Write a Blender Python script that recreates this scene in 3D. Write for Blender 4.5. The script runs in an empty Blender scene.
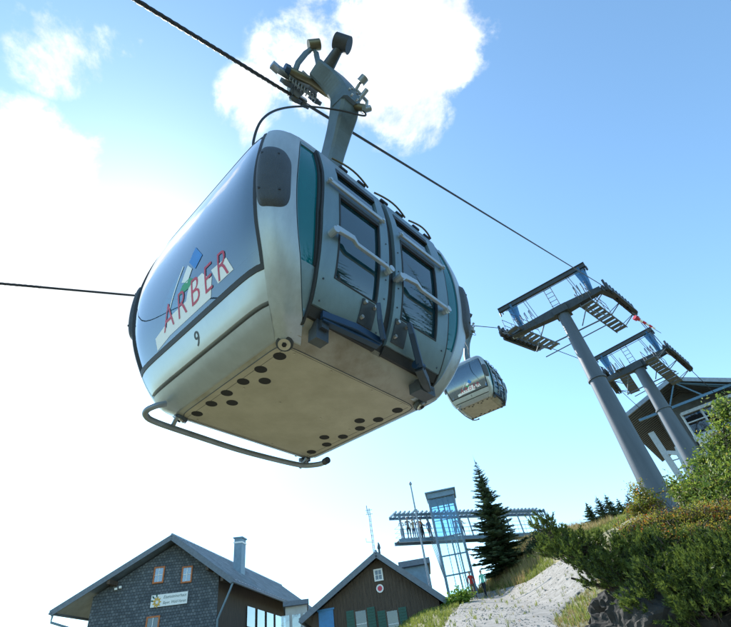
import bpy, math, random
import numpy as np
from mathutils import Vector, Matrix
random.seed(7); rng = np.random.default_rng(7)
scene = bpy.context.scene
COL = scene.collection
PI = math.pi

# ------------------------------------------------------------------ camera
FP = 468.0; CXP, CYP = 365.5, 313.5
Zc = np.array([-95.5, -558.5, FP]); Zc /= np.linalg.norm(Zc)
Fw = np.array([0, 0, 1.0]); Yc = Fw - (Fw @ Zc) * Zc; Yc /= np.linalg.norm(Yc)
Xc = np.cross(Yc, Zc)
C2W = np.array([Xc, Yc, Zc])
cam_d = bpy.data.cameras.new('camera'); cam = bpy.data.objects.new('camera', cam_d); COL.objects.link(cam)
cam_d.sensor_width = 36; cam_d.lens = 36 * FP / 731; cam_d.clip_end = 9000; cam_d.clip_start = .05
r_, u_, b_ = C2W[:, 0], -C2W[:, 1], -C2W[:, 2]
cam.matrix_world = Matrix([[r_[0], u_[0], b_[0], 0], [r_[1], u_[1], b_[1], 0], [r_[2], u_[2], b_[2], 0], [0, 0, 0, 1]])
scene.camera = cam

def at(px, py, D):
    """world point seen at photo pixel, at horizontal distance D"""
    v = C2W @ np.array([px - CXP, py - CYP, FP]); return v * (D / math.hypot(v[0], v[1]))
def on_plane(px, py, P0, az):
    """ray meets the vertical plane through P0 that runs along azimuth az"""
    v = C2W @ np.array([px - CXP, py - CYP, FP]); n = np.array([math.cos(az), -math.sin(az), 0]); return v * ((n @ P0) / (n @ v))
def nrm(v): v = np.array(v, float); return v / np.linalg.norm(v)

# ------------------------------------------------------------------ materials
def mat(name, col, rough=.6, metal=0., var=.12, vscale=6., bump=0., bscale=40., coat=0., col2=None, spec=None, ramp=(.35, .65), streak=None):
    m = bpy.data.materials.new(name); m.use_nodes = True; nt = m.node_tree; N = nt.nodes; L = nt.links
    p = N['Principled BSDF']
    p.inputs['Roughness'].default_value = rough; p.inputs['Metallic'].default_value = metal
    if coat: p.inputs['Coat Weight'].default_value = coat; p.inputs['Coat Roughness'].default_value = .12
    if spec is not None: p.inputs['Specular IOR Level'].default_value = spec
    tc = N.new('ShaderNodeTexCoord'); nz = N.new('ShaderNodeTexNoise'); nz.inputs['Scale'].default_value = vscale; nz.inputs['Detail'].default_value = 6; nz.inputs['Roughness'].default_value = .62
    if streak:
        mp = N.new('ShaderNodeMapping'); mp.inputs['Scale'].default_value = streak; L.new(tc.outputs['Object'], mp.inputs[0]); L.new(mp.outputs[0], nz.inputs[0])
    else: L.new(tc.outputs['Object'], nz.inputs[0])
    rp = N.new('ShaderNodeValToRGB'); rp.color_ramp.elements[0].position = ramp[0]; rp.color_ramp.elements[1].position = ramp[1]
    c2 = col2 if col2 else tuple(min(1, c * (1 + var)) for c in col); c1 = tuple(c * (1 - var) for c in col) if not col2 else col
    rp.color_ramp.elements[0].color = (*c1, 1); rp.color_ramp.elements[1].color = (*c2, 1)
    L.new(nz.outputs[0], rp.inputs[0]); L.new(rp.outputs[0], p.inputs['Base Color'])
    mr = N.new('ShaderNodeMapRange'); mr.inputs[3].default_value = max(0.02, rough - .08); mr.inputs[4].default_value = min(1, rough + .1); L.new(nz.outputs[0], mr.inputs[0]); L.new(mr.outputs[0], p.inputs['Roughness'])
    if bump:
        n2 = N.new('ShaderNodeTexNoise'); n2.inputs['Scale'].default_value = bscale; n2.inputs['Detail'].default_value = 5; L.new(tc.outputs['Object'], n2.inputs[0])
        b = N.new('ShaderNodeBump'); b.inputs['Strength'].default_value = bump; b.inputs['Distance'].default_value = .02; L.new(n2.outputs[0], b.inputs['Height']); L.new(b.outputs[0], p.inputs['Normal'])
    m['p'] = 1
    return m
def glass(name, tint, refl=1.0, rough=.02, ior=1.5, body=None, bf=.3, bump=.25):
    m = bpy.data.materials.new(name); m.use_nodes = True; nt = m.node_tree; N = nt.nodes; L = nt.links
    N.remove(N['Principled BSDF']); out = N['Material Output']
    tr = N.new('ShaderNodeBsdfTransparent'); tr.inputs[0].default_value = (*tint, 1)
    gl = N.new('ShaderNodeBsdfGlossy'); gl.inputs['Roughness'].default_value = rough
    fr = N.new('ShaderNodeFresnel'); fr.inputs[0].default_value = ior
    tc = N.new('ShaderNodeTexCoord'); nz = N.new('ShaderNodeTexNoise'); nz.inputs['Scale'].default_value = 1.1; nz.inputs['Detail'].default_value = 2
    b = N.new('ShaderNodeBump'); b.inputs['Strength'].default_value = bump; b.inputs['Distance'].default_value = .03; L.new(tc.outputs['Object'], nz.inputs[0]); L.new(nz.outputs[0], b.inputs['Height']); L.new(b.outputs[0], gl.inputs['Normal'])
    mt = N.new('ShaderNodeMath'); mt.operation = 'MULTIPLY_ADD'; mt.inputs[1].default_value = refl; mt.inputs[2].default_value = .04 * refl; mt.use_clamp = True
    mx = N.new('ShaderNodeMixShader'); L.new(fr.outputs[0], mt.inputs[0]); L.new(mt.outputs[0], mx.inputs[0]); L.new(tr.outputs[0], mx.inputs[1]); L.new(gl.outputs[0], mx.inputs[2]); 
    if body:
        df = N.new('ShaderNodeBsdfDiffuse'); df.inputs[0].default_value = (*body, 1); m2 = N.new('ShaderNodeMixShader'); m2.inputs[0].default_value = bf; L.new(tr.outputs[0], m2.inputs[1]); L.new(df.outputs[0], m2.inputs[2]); L.new(m2.outputs[0], mx.inputs[1])
    L.new(mx.outputs[0], out.inputs[0])
    return m
def leafmat(name, c1, c2, trans=.35, rough=.55, c3=None):
    m = bpy.data.materials.new(name); m.use_nodes = True; nt = m.node_tree; N = nt.nodes; L = nt.links
    p = N['Principled BSDF']; out = N['Material Output']; p.inputs['Roughness'].default_value = rough
    tc = N.new('ShaderNodeTexCoord'); nz = N.new('ShaderNodeTexNoise'); nz.inputs['Scale'].default_value = 3.5; nz.inputs['Detail'].default_value = 5
    ge = N.new('ShaderNodeNewGeometry'); ad = N.new('ShaderNodeMath'); ad.operation = 'MULTIPLY_ADD'; ad.inputs[1].default_value = .45
    sb = N.new('ShaderNodeMath'); sb.operation = 'SUBTRACT'; sb.inputs[1].default_value = .22
    L.new(tc.outputs['Object'], nz.inputs[0]); L.new(ge.outputs['Random Per Island'], ad.inputs[0]); L.new(nz.outputs[0], ad.inputs[2]); L.new(ad.outputs[0], sb.inputs[0])
    rp = N.new('ShaderNodeValToRGB'); rp.color_ramp.elements[0].position = .3; rp.color_ramp.elements[0].color = (*c1, 1); rp.color_ramp.elements[1].position = .68; rp.color_ramp.elements[1].color = (*c2, 1)
    if c3: e = rp.color_ramp.elements.new(.8); e.color = (*c3, 1)
    L.new(sb.outputs[0], rp.inputs[0]); L.new(rp.outputs[0], p.inputs['Base Color'])
    tl = N.new('ShaderNodeBsdfTranslucent'); L.new(rp.outputs[0], tl.inputs[0]); mx = N.new('ShaderNodeMixShader'); mx.inputs[0].default_value = trans
    L.new(p.outputs[0], mx.inputs[1]); L.new(tl.outputs[0], mx.inputs[2]); L.new(mx.outputs[0], out.inputs[0])
    return m
M = dict(
    silver=mat('silver_paint', (.33, .375, .40), .36, .4, .06, 3, .05, 120, streak=(3, 3, .7)),
    door=mat('shaded_silver_paint', (.17, .255, .30), .36, .35, .08, 3, .05, 120, streak=(3, 3, .7)), silver_lt=mat('brushed_aluminium', (.43, .50, .55), .33, .5, .06, 5, .04, 200),  # door: the cabin silver, darkened and blued as shade on the side facing off the sun
    pillar=mat('pillar_silver', (.40, .455, .485), .34, .42, .07, 4, .05, 90, streak=(5, 5, .8)),
    belly=mat('belly_metal', (.22, .195, .14), .45, .3, .2, 3.0, .06, 60, col2=(.36, .35, .30), ramp=(.32, .58)),
    under=mat('underfloor_sheet', (.35, .325, .25), .5, .25, .16, 3.2, .1, 30, col2=(.48, .455, .365), ramp=(.3, .7)),
    hole=mat('drain_hole_dark', (.012, .013, .014), .8),
    rubber=mat('black_rubber', (.02, .023, .026), .55, 0, .2),
    pad=mat('pad_plastic', (.055, .068, .085), .5, 0, .15, 8, .5, 170),
    ceiling=mat('ceiling_lining', (.62, .66, .68), .7, 0, .05), interior=mat('interior_grey', (.30, .31, .32), .7), seat=mat('seat_dark', (.05, .07, .10), .7),
    blue=mat('blue_enamel', (.014, .045, .10), .38, .2, .1), steel=mat('galvanised_steel', (.27, .31, .35), .45, .6, .15, 5, .1, 60),
    darksteel=mat('dark_steel', (.07, .085, .10), .5, .5, .2, 7), brass=mat('brass_yellow', (.15, .135, .085), .45, .7, .15),
    hanger=mat('hanger_paint', (.085, .13, .165), .42, .1, .12, 5, .05, 60), bolt=mat('bolt_zinc', (.55, .53, .48), .35, .9),
    red=mat('lettering_red', (.52, .03, .07), .4), white=mat('sticker_white', (.82, .85, .86), .4, var=.03), dkgrey=mat('number_grey', (.05, .06, .07), .5),
    skyblue=mat('sticker_blue', (.03, .22, .62), .4), green=mat('sticker_green', (.03, .30, .12), .4),
    g_end=glass('end_window_glass', (.70, .84, .93), 2.1, body=(.12, .25, .42), bf=.24, bump=.12), g_far=glass('far_window_glass', (.75, .90, .95), 1.0), g_teal=glass('teal_glass', (.05, .62, .68), .8, body=(.0, .24, .29), bf=.55), g_door=glass('door_glass', (.22, .58, .66), 1.7, body=(.01, .09, .13), bf=.22, bump=.06),
    g_tower=glass('tower_glass', (.60, .84, .97), 1.0), g_clear=glass('clear_tower_glass', (.88, .96, .95), .6), g_house=glass('house_glass', (.25, .28, .3), 1.6),
    rope=mat('rope_steel', (.035, .035, .04), .5, .4, .25, 60, .6, 90),
)

# ------------------------------------------------------------------ mesh builder
class MB:
    def __init__(s): s.v = []; s.f = []; s.m = []; s.sm = []
    def add(s, vs, fs, mi=0, smooth=False):
        o = len(s.v); s.v += [tuple(map(float, v)) for v in vs]; s.f += [tuple(i + o for i in f) for f in fs]; s.m += [mi] * len(fs); s.sm += [smooth] * len(fs); return s
    def box(s, c, size, ax=None, mi=0):
        ax = np.eye(3) if ax is None else np.array([nrm(a) for a in ax]); c = np.array(c, float); h = np.array(size) / 2
        vs = [c + ax[0] * h[0] * i + ax[1] * h[1] * j + ax[2] * h[2] * k for i in (-1, 1) for j in (-1, 1) for k in (-1, 1)]
        return s.add(vs, [(0, 1, 3, 2), (4, 6, 7, 5), (0, 4, 5, 1), (2, 3, 7, 6), (0, 2, 6, 4), (1, 5, 7, 3)], mi)
    def beam(s, a, b, w, h, up=(0, 0, 1), mi=0, w2=None, h2=None):
        a = np.array(a, float); b = np.array(b, float); d = nrm(b - a); sd = np.cross(d, np.array(up, float))
        if np.linalg.norm(sd) < 1e-4: sd = np.cross(d, (0, 1, .1))
        sd = nrm(sd); u = np.cross(sd, d); w2 = w2 or w; h2 = h2 or h; vs = []
        for p, ww, hh in ((a, w, h), (b, w2, h2)):
            for i, j in ((-1, -1), (1, -1), (1, 1), (-1, 1)): vs.append(p + sd * ww / 2 * i + u * hh / 2 * j)
        return s.add(vs, [(3, 2, 1, 0), (4, 5, 6, 7), (0, 1, 5, 4), (1, 2, 6, 5), (2, 3, 7, 6), (3, 0, 4, 7)], mi)
    def tube(s, pts, r, n=8, mi=0, cap=True, smooth=True):
        pts = [np.array(p, float) for p in pts]; rs = r if isinstance(r, (list, tuple)) else [r] * len(pts); k = len(pts); vs = []
        prev = None
        for i, p in enumerate(pts):
            d = nrm(pts[min(i + 1, k - 1)] - pts[max(i - 1, 0)])
            if prev is None: a = np.cross(d, (0, 0, 1)); a = a if np.linalg.norm(a) > .05 else np.cross(d, (0, 1, 0))
            else: a = prev - d * (prev @ d)
            a = nrm(a); prev = a; b = np.cross(d, a)
            vs += [p + (a * math.cos(2 * PI * j / n) + b * math.sin(2 * PI * j / n)) * rs[i] for j in range(n)]
        fs = [(i * n + j, i * n + (j + 1) % n, (i + 1) * n + (j + 1) % n, (i + 1) * n + j) for i in range(k - 1) for j in range(n)]
        s.add(vs, fs, mi, smooth)
        if cap:
            s.add(vs[:n], [tuple(range(n))[::-1]], mi); s.add(vs[-n:], [tuple(range(n))], mi)
        return s
    def disc(s, c, ax, r, t, n=20, mi=0):
        c = np.array(c, float); ax = nrm(ax); return s.tube([c - ax * t / 2, c + ax * t / 2], r, n, mi, smooth=False)
    def sweep(s, pts, w, h, up=(0, 0, 1), mi=0, bev=.12, curve=False):
        """rounded rectangular section along a path; w, h may be lists"""
        pts = [np.array(p, float) for p in pts]; k = len(pts); ws = w if isinstance(w, (list, tuple)) else [w] * k; hs = h if isinstance(h, (list, tuple)) else [h] * k; vs = []
        if curve:
            p2 = bez0(pts); n2 = len(p2); u = np.linspace(0, k - 1, n2); ws = list(np.interp(u, range(k), ws)); hs = list(np.interp(u, range(k), hs)); pts = p2; k = n2
        for i, p in enumerate(pts):
            d = nrm(pts[min(i + 1, k - 1)] - pts[max(i - 1, 0)]); sd = nrm(np.cross(d, up)); u = np.cross(sd, d)
            a, b = ws[i] / 2, hs[i] / 2; c = bev * min(a, b) * 2
            for x, y in ((-a + c, -b), (a - c, -b), (a, -b + c), (a, b - c), (a - c, b), (-a + c, b), (-a, b - c), (-a, -b + c)): vs.append(p + sd * x + u * y)
        fs = [(i * 8 + j, i * 8 + (j + 1) % 8, (i + 1) * 8 + (j + 1) % 8, (i + 1) * 8 + j) for i in range(k - 1) for j in range(8)]
        s.add(vs, fs, mi); s.add(vs[:8], [tuple(range(8))[::-1]], mi); s.add(vs[-8:], [tuple(range(8))], mi); return s
    def poly(s, pts, nvec, t, mi=0):
        """flat polygon extruded by t along nvec"""
        pts = [np.array(p, float) for p in pts]; n = len(pts); nv = nrm(nvec) * t; vs = pts + [p + nv for p in pts]
        return s.add(vs, [tuple(range(n))[::-1], tuple(range(n, 2 * n))] + [(i, (i + 1) % n, n + (i + 1) % n, n + i) for i in range(n)], mi)
    def shell(s, fo, fi, nu, nv, mi=0, smooth=True):
        """curved slab between outer fo(u,v) and inner fi(u,v), u,v in 0..1"""
        A = [fo(i / nu, j / nv) for i in range(nu + 1) for j in range(nv + 1)]; B = [fi(i / nu, j / nv) for i in range(nu + 1) for j in range(nv + 1)]
        ix = lambda i, j: i * (nv + 1) + j
        q = [(ix(i, j), ix(i + 1, j), ix(i + 1, j + 1), ix(i, j + 1)) for i in range(nu) for j in range(nv)]
        s.add(A, q, mi, smooth); s.add(B, [f[::-1] for f in q], mi, smooth)
        rim = [ix(i, 0) for i in range(nu + 1)] + [ix(nu, j) for j in range(1, nv + 1)] + [ix(i, nv) for i in range(nu - 1, -1, -1)] + [ix(0, j) for j in range(nv - 1, 0, -1)]
        V = [A[i] for i in rim] + [B[i] for i in rim]; n = len(rim)
        return s.add(V, [(i, n + i, n + (i + 1) % n, (i + 1) % n) for i in range(n)], mi)
    def build(s, name, mats, parent=None, world=None, recalc=True):
        me = bpy.data.meshes.new(name); v = s.v
        if world is not None: v = [(a - world[0], b - world[1], c - world[2]) for a, b, c in v]
        me.from_pydata(v, [], s.f)
        for m in (mats if isinstance(mats, (list, tuple)) else [mats]): me.materials.append(m)
        me.polygons.foreach_set('material_index', s.m); me.polygons.foreach_set('use_smooth', s.sm)
        if recalc and len(s.f) < 60000:
            import bmesh
            bm = bmesh.new(); bm.from_mesh(me); bmesh.ops.recalc_face_normals(bm, faces=bm.faces); bm.to_mesh(me); bm.free()
        me.update(); o = bpy.data.objects.new(name, me); COL.objects.link(o)
        if parent: o.parent = parent
        return o
def tag(o, label=None, cat=None, group=None, kind=None):
    if label: o['label'] = label
    if cat: o['category'] = cat
    if group: o['group'] = group
    if kind: o['kind'] = kind
    return o
def empty(name, loc, label, cat, group=None):
    o = bpy.data.objects.new(name, None); o.empty_display_size = .2; COL.objects.link(o); o.location = [float(a) for a in loc]
    return tag(o, label, cat, group)
def copy_tree(o, parent=None):
    c = o.copy(); COL.objects.link(c); c.parent = parent
    for ch in list(o.children): copy_tree(ch, c)
    return c
def bez0(P):
    out = []
    for i in range(len(P) - 1):
        p0, p1, p2, p3 = P[max(i - 1, 0)], P[i], P[i + 1], P[min(i + 2, len(P) - 1)]
        for j in range(5): t = j / 5; out.append(.5 * ((2 * p1) + (-p0 + p2) * t + (2 * p0 - 5 * p1 + 4 * p2 - p3) * t * t + (-p0 + 3 * p1 - 3 * p2 + p3) * t**3))
    return out + [P[-1]]
class Thing:
    """an Empty at a base point; parts are given in world coordinates"""
    def __init__(s, name, base, label, cat, group=None): s.b = np.array(base, float); s.o = empty(name, base, label, cat, group)
    def part(s, mb, name, m, parent=None, **k): return mb.build(name, m, parent or s.o, world=s.b, **k)
def lone(mb, name, m, base, label, cat, group=None):
    o = mb.build(name, m, None, world=base); o.location = [float(a) for a in base]; return tag(o, label, cat, group)
def text_mesh(txt, size, extrude=.0, shear=0., space=1., thin=0.):
    cu = bpy.data.curves.new('t', 'FONT'); cu.body = txt; cu.size = size; cu.extrude = extrude; cu.shear = shear; cu.space_character = space; cu.resolution_u = 3; cu.offset = thin
    ob = bpy.data.objects.new('t', cu); COL.objects.link(ob); dg = bpy.context.evaluated_depsgraph_get(); dg.update()
    me = bpy.data.meshes.new_from_object(ob.evaluated_get(dg)); V = [tuple(v.co) for v in me.vertices]; Fc = [tuple(p.vertices) for p in me.polygons]
    bpy.data.objects.remove(ob); return np.array(V), Fc

# ------------------------------------------------------------------ gondola cabin (units of 0.74 m; x along the rope, Y to the door side)
K = .74
CR = np.array([[0.7116702252699243, 0.7010209542195316, -0.03375985789301898], [0.424900153451784, -0.4686167356689196, -0.7747507918313414], [0.559450936240977, -0.5375574172087509, 0.6313647777250109]])
CT = np.array([-0.7934680011281167, 1.1607672261909927, 5.517023775950381])
HS = [0, .05, .12, .27, .59, 1.0, 1.5, 2.0, 2.5, 2.75, 2.95, 3.1, 3.2]
HX = [.98, 1.10, 1.21, 1.345, 1.52, 1.69, 1.785, 1.785, 1.71, 1.6, 1.38, 1.0, .5]
HY = [1.0, 1.14, 1.25, 1.355, 1.48, 1.56, 1.60, 1.59, 1.50, 1.42, 1.2, .85, .4]
NP_ = 7.0
def NPf(h): return 9.5 + 8.0 * max(0., 1 - h / .25)
def _sm(h, T):
    # smooth interpolation (catmull-rom)
    i = int(np.clip(np.searchsorted(HS, h) - 1, 0, len(HS) - 2)); t = (h - HS[i]) / (HS[i + 1] - HS[i])
    if i < 3: return T[i] + (T[i + 1] - T[i]) * t
    m0 = (T[i + 1] - T[i - 1]) / (HS[i + 1] - HS[i - 1]) * (HS[i + 1] - HS[i]); m1 = ((T[min(i + 2, len(T) - 1)] - T[i]) / (HS[min(i + 2, len(T) - 1)] - HS[i])) * (HS[i + 1] - HS[i])
    return (2 * t**3 - 3 * t * t + 1) * T[i] + (t**3 - 2 * t * t + t) * m0 + (-2 * t**3 + 3 * t * t) * T[i + 1] + (t**3 - t * t) * m1
def HXf(h): return _sm(h, HX)
def HYf(h): return _sm(h, HY)
def V3(x, Y, h): return np.array([x * K, -Y * K, h * K])
def cE(sg, s, h, off=0):           # end face, sg -1 near end; s = ratio across (+ to door side)
    a, b = HXf(h) + off, HYf(h) + off; n = NPf(h); r = (1 + abs(s) ** n) ** (-1 / n); return V3(sg * a * r, b * s * r, h)
def cEy(sg, Y, h, off=0):
    a, b = HXf(h) + off, HYf(h) + off; n = NPf(h); return V3(sg * a * (1 - min(.99, abs(Y / b)) ** n) ** (1 / n), Y, h)
def cD(sg, x, h, off=0):           # long side, sg +1 door side
    a, b = HXf(h) + off, HYf(h) + off; n = NPf(h); return V3(x, sg * b * (1 - min(.99, abs(x / a)) ** n) ** (1 / n), h)
def cDs(sg, s, h, off=0):
    a, b = HXf(h) + off, HYf(h) + off; n = NPf(h); r = (1 + abs(s) ** n) ** (-1 / n); return V3(a * s * r, sg * b * r, h)
def cP(ex, dy, q, h, off=0):       # corner pillar, q 0 (end edge) .. 1 (side edge)
    if q < .5: return cE(ex, dy * (.90 + .10 * q * 2), h, off)
    return cDs(dy, ex * (1 - (q - .5) * 2 * .22), h, off)
def lerp(a, b, t): return a + (b - a) * t
T_ = .035
def patch(mb, f, a0, a1, h0, h1, off=0, th=T_, nu=8, nv=12, mi=0):
    """f(a,h,off); a0/a1 numbers or functions of h"""
    g = lambda a, h: a(h) if callable(a) else a
    mb.shell(lambda u, v: (lambda h: f(lerp(g(a0, h), g(a1, h), u), h, off))(lerp(h0, h1, v)), lambda u, v: (lambda h: f(lerp(g(a0, h), g(a1, h), u), h, off - th))(lerp(h0, h1, v)), nu, nv, mi)

cab = empty('gondola', (0, 0, 0), 'large silver gondola numbered 9 seen from below in the foreground', 'gondola', 'gondola cabins on the cableway')
def part(mb, name, m, parent=None): return mb.build(name, m, parent or cab)
# underfloor and belly
mb = MB()
n_ = 120; ring = lambda h, off=0, sc=1: [V3(*(lambda c, s, a, b: ((lambda m: (a * c * m, b * s * m))((abs(c) ** NPf(h) + abs(s) ** NPf(h)) ** (-1 / NPf(h)))))(math.cos(2 * PI * i / n_), math.sin(2 * PI * i / n_), (HXf(h) + off) * sc, (HYf(h) + off) * sc), h) for i in range(n_)]
A = ring(0)
mb.add(A + [V3(0, 0, 0)], [(i, (i + 1) % n_, n_) for i in range(n_)], 0)
fp = part(mb, 'floor_plate', M['under'])
mb = MB()
for a, b in (((-.90, -.95), (-.90, .93)), ((.90, -.95), (.90, .93)), ((-.9, .97), (.9, .97)), ((-.9, -.97), (.9, -.97))): mb.beam(V3(a[0], a[1], -.0008), V3(b[0], b[1], -.0008), .0025, .0015)
part(mb, 'seam', M['darksteel'], fp)
for x in (-.78, -.3, .3, .78):
    for y in (-.93, .05, .93):
        mb = MB(); mb.disc(V3(x, y, -.002), (0, 0, 1), .007, .006, 8); part(mb, 'rivet', M['bolt'], fp)
holes = []
for i in range(6):
    y = -.8 + .32 * i; holes += [(-.86, y), (.86, y)]
holes += [(-.72, -.31), (-.72, .32), (.73, .31), (.71, -.33)]
holes = [((x if abs(x) > .8 else (x * 1.0)), y) for x, y in holes]
for x, y in holes:
    if abs(x) < .8: x = x * .97
    mb = MB(); mb.tube([V3(x, y, .004), V3(x, y, -.0025)], .063 * K, 24, 0, smooth=False); mb.tube([V3(x, y, .001), V3(x, y, -.0012)], .066 * K, 24, 1, smooth=False)
    part(mb, 'drain_hole', [M['hole'], M['darksteel']])
mb = MB(); hh = [0, .05, .12, .2]
R_ = [ring(h) for h in hh]; vs = sum(R_, [])
mb.add(vs, [(j * n_ + i, j * n_ + (i + 1) % n_, (j + 1) * n_ + (i + 1) % n_, (j + 1) * n_ + i) for j in range(3) for i in range(n_)], 0, True)
mb.tube([p * 1.0 for p in ring(0)] + [ring(0)[0]], .004, 5, 1)
part(mb, 'belly', [M['belly'], M['darksteel']])
# roof
mb = MB(); hh = [2.5, 2.6, 2.7, 2.8, 2.88, 2.95, 3.02, 3.1, 3.15, 3.2]
vs = sum([ring(h) for h in hh], []) + [V3(0, 0, 3.24)]
mb.add(vs, [(j * n_ + i, j * n_ + (i + 1) % n_, (j + 1) * n_ + (i + 1) % n_, (j + 1) * n_ + i) for j in range(len(hh) - 1) for i in range(n_)] + [((len(hh) - 1) * n_ + i, (len(hh) - 1) * n_ + (i + 1) % n_, len(hh) * n_) for i in range(n_)], 0, True)
part(mb, 'roof', M['silver'])
# interior
mb = MB(); vs = sum([ring(h, -.07) for h in (2.45, 2.6, 2.75, 2.9, 3.0)], []) + [V3(0, 0, 3.08)]
mb.add(vs, [(j * n_ + i, j * n_ + (i + 1) % n_, (j + 1) * n_ + (i + 1) % n_, (j + 1) * n_ + i) for j in range(4) for i in range(n_)] + [(4 * n_ + i, 4 * n_ + (i + 1) % n_, 5 * n_) for i in range(n_)], 0, True); part(mb, 'ceiling', M['ceiling'])
mb = MB(); vs = ring(.2, -.06); mb.add(vs + [V3(0, 0, .2)], [(i, (i + 1) % n_, n_) for i in range(n_)], 0); part(mb, 'cabin_floor', M['interior'])
for ex in (-1, 1):
    mb = MB(); mb.box(V3(ex * 1.08, 0, .62), (.55 * K, 2.3 * K, .07 * K)); mb.box(V3(ex * 1.1, 0, .4), (.1 * K, 1.9 * K, .4 * K))
    mb.beam(V3(ex * 1.34, -1.1, .85), V3(ex * 1.34, 1.1, .85), .08 * K, .36 * K); part(mb, 'bench', M['seat'])
# corner pillars and bumper pads
for ex in (-1, 1):
    for dy in (1, -1):
        mb = MB(); f = lambda q, h, off: cP(ex, dy, q, h, off)
        patch(mb, f, 0, 1, .02, 2.56, .018, .05, 20, 40); pil = part(mb, 'corner_pillar', M['pillar'])
        mb = MB(); hc, hh_ = 1.50, .44
        def po(u, v, ex=ex, dy=dy):
            a, b = 2 * u - 1, 2 * v - 1; rr = max(abs(a), abs(b)); m = (a**4 + b**4) ** .25 if rr else 1; a, b = (a * rr / m, b * rr / m) if m else (a, b)
            a *= 1.0; q = .45 + a * .46; h = hc + b * hh_; R2 = (a**4 + b**4); return cP(ex, dy, q, h, .018 + .05 * max(0, 1 - R2) ** .3)
        def pi_(u, v, ex=ex, dy=dy):
            a, b = 2 * u - 1, 2 * v - 1; rr = max(abs(a), abs(b)); m = (a**4 + b**4) ** .25 if rr else 1; a, b = (a * rr / m, b * rr / m) if m else (a, b)
            return cP(ex, dy, .45 + a * .46, hc + b * hh_, .005)
        mb.shell(po, pi_, 24, 30)
        pd = part(mb, 'bumper_pad', M['pad'], pil)
        for a, b in ((-.6, -.6), (.6, -.6), (-.55, .62), (.5, .62)):
            mb = MB(); c = cP(ex, dy, .45 + a * .46, hc + b * hh_, .075); d = cP(ex, dy, .45 + a * .46, hc + b * hh_, .045); mb.disc(c * .4 + d * .6, c - d, .011, .02, 8); part(mb, 'screw', M['rubber'], pd)
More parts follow.
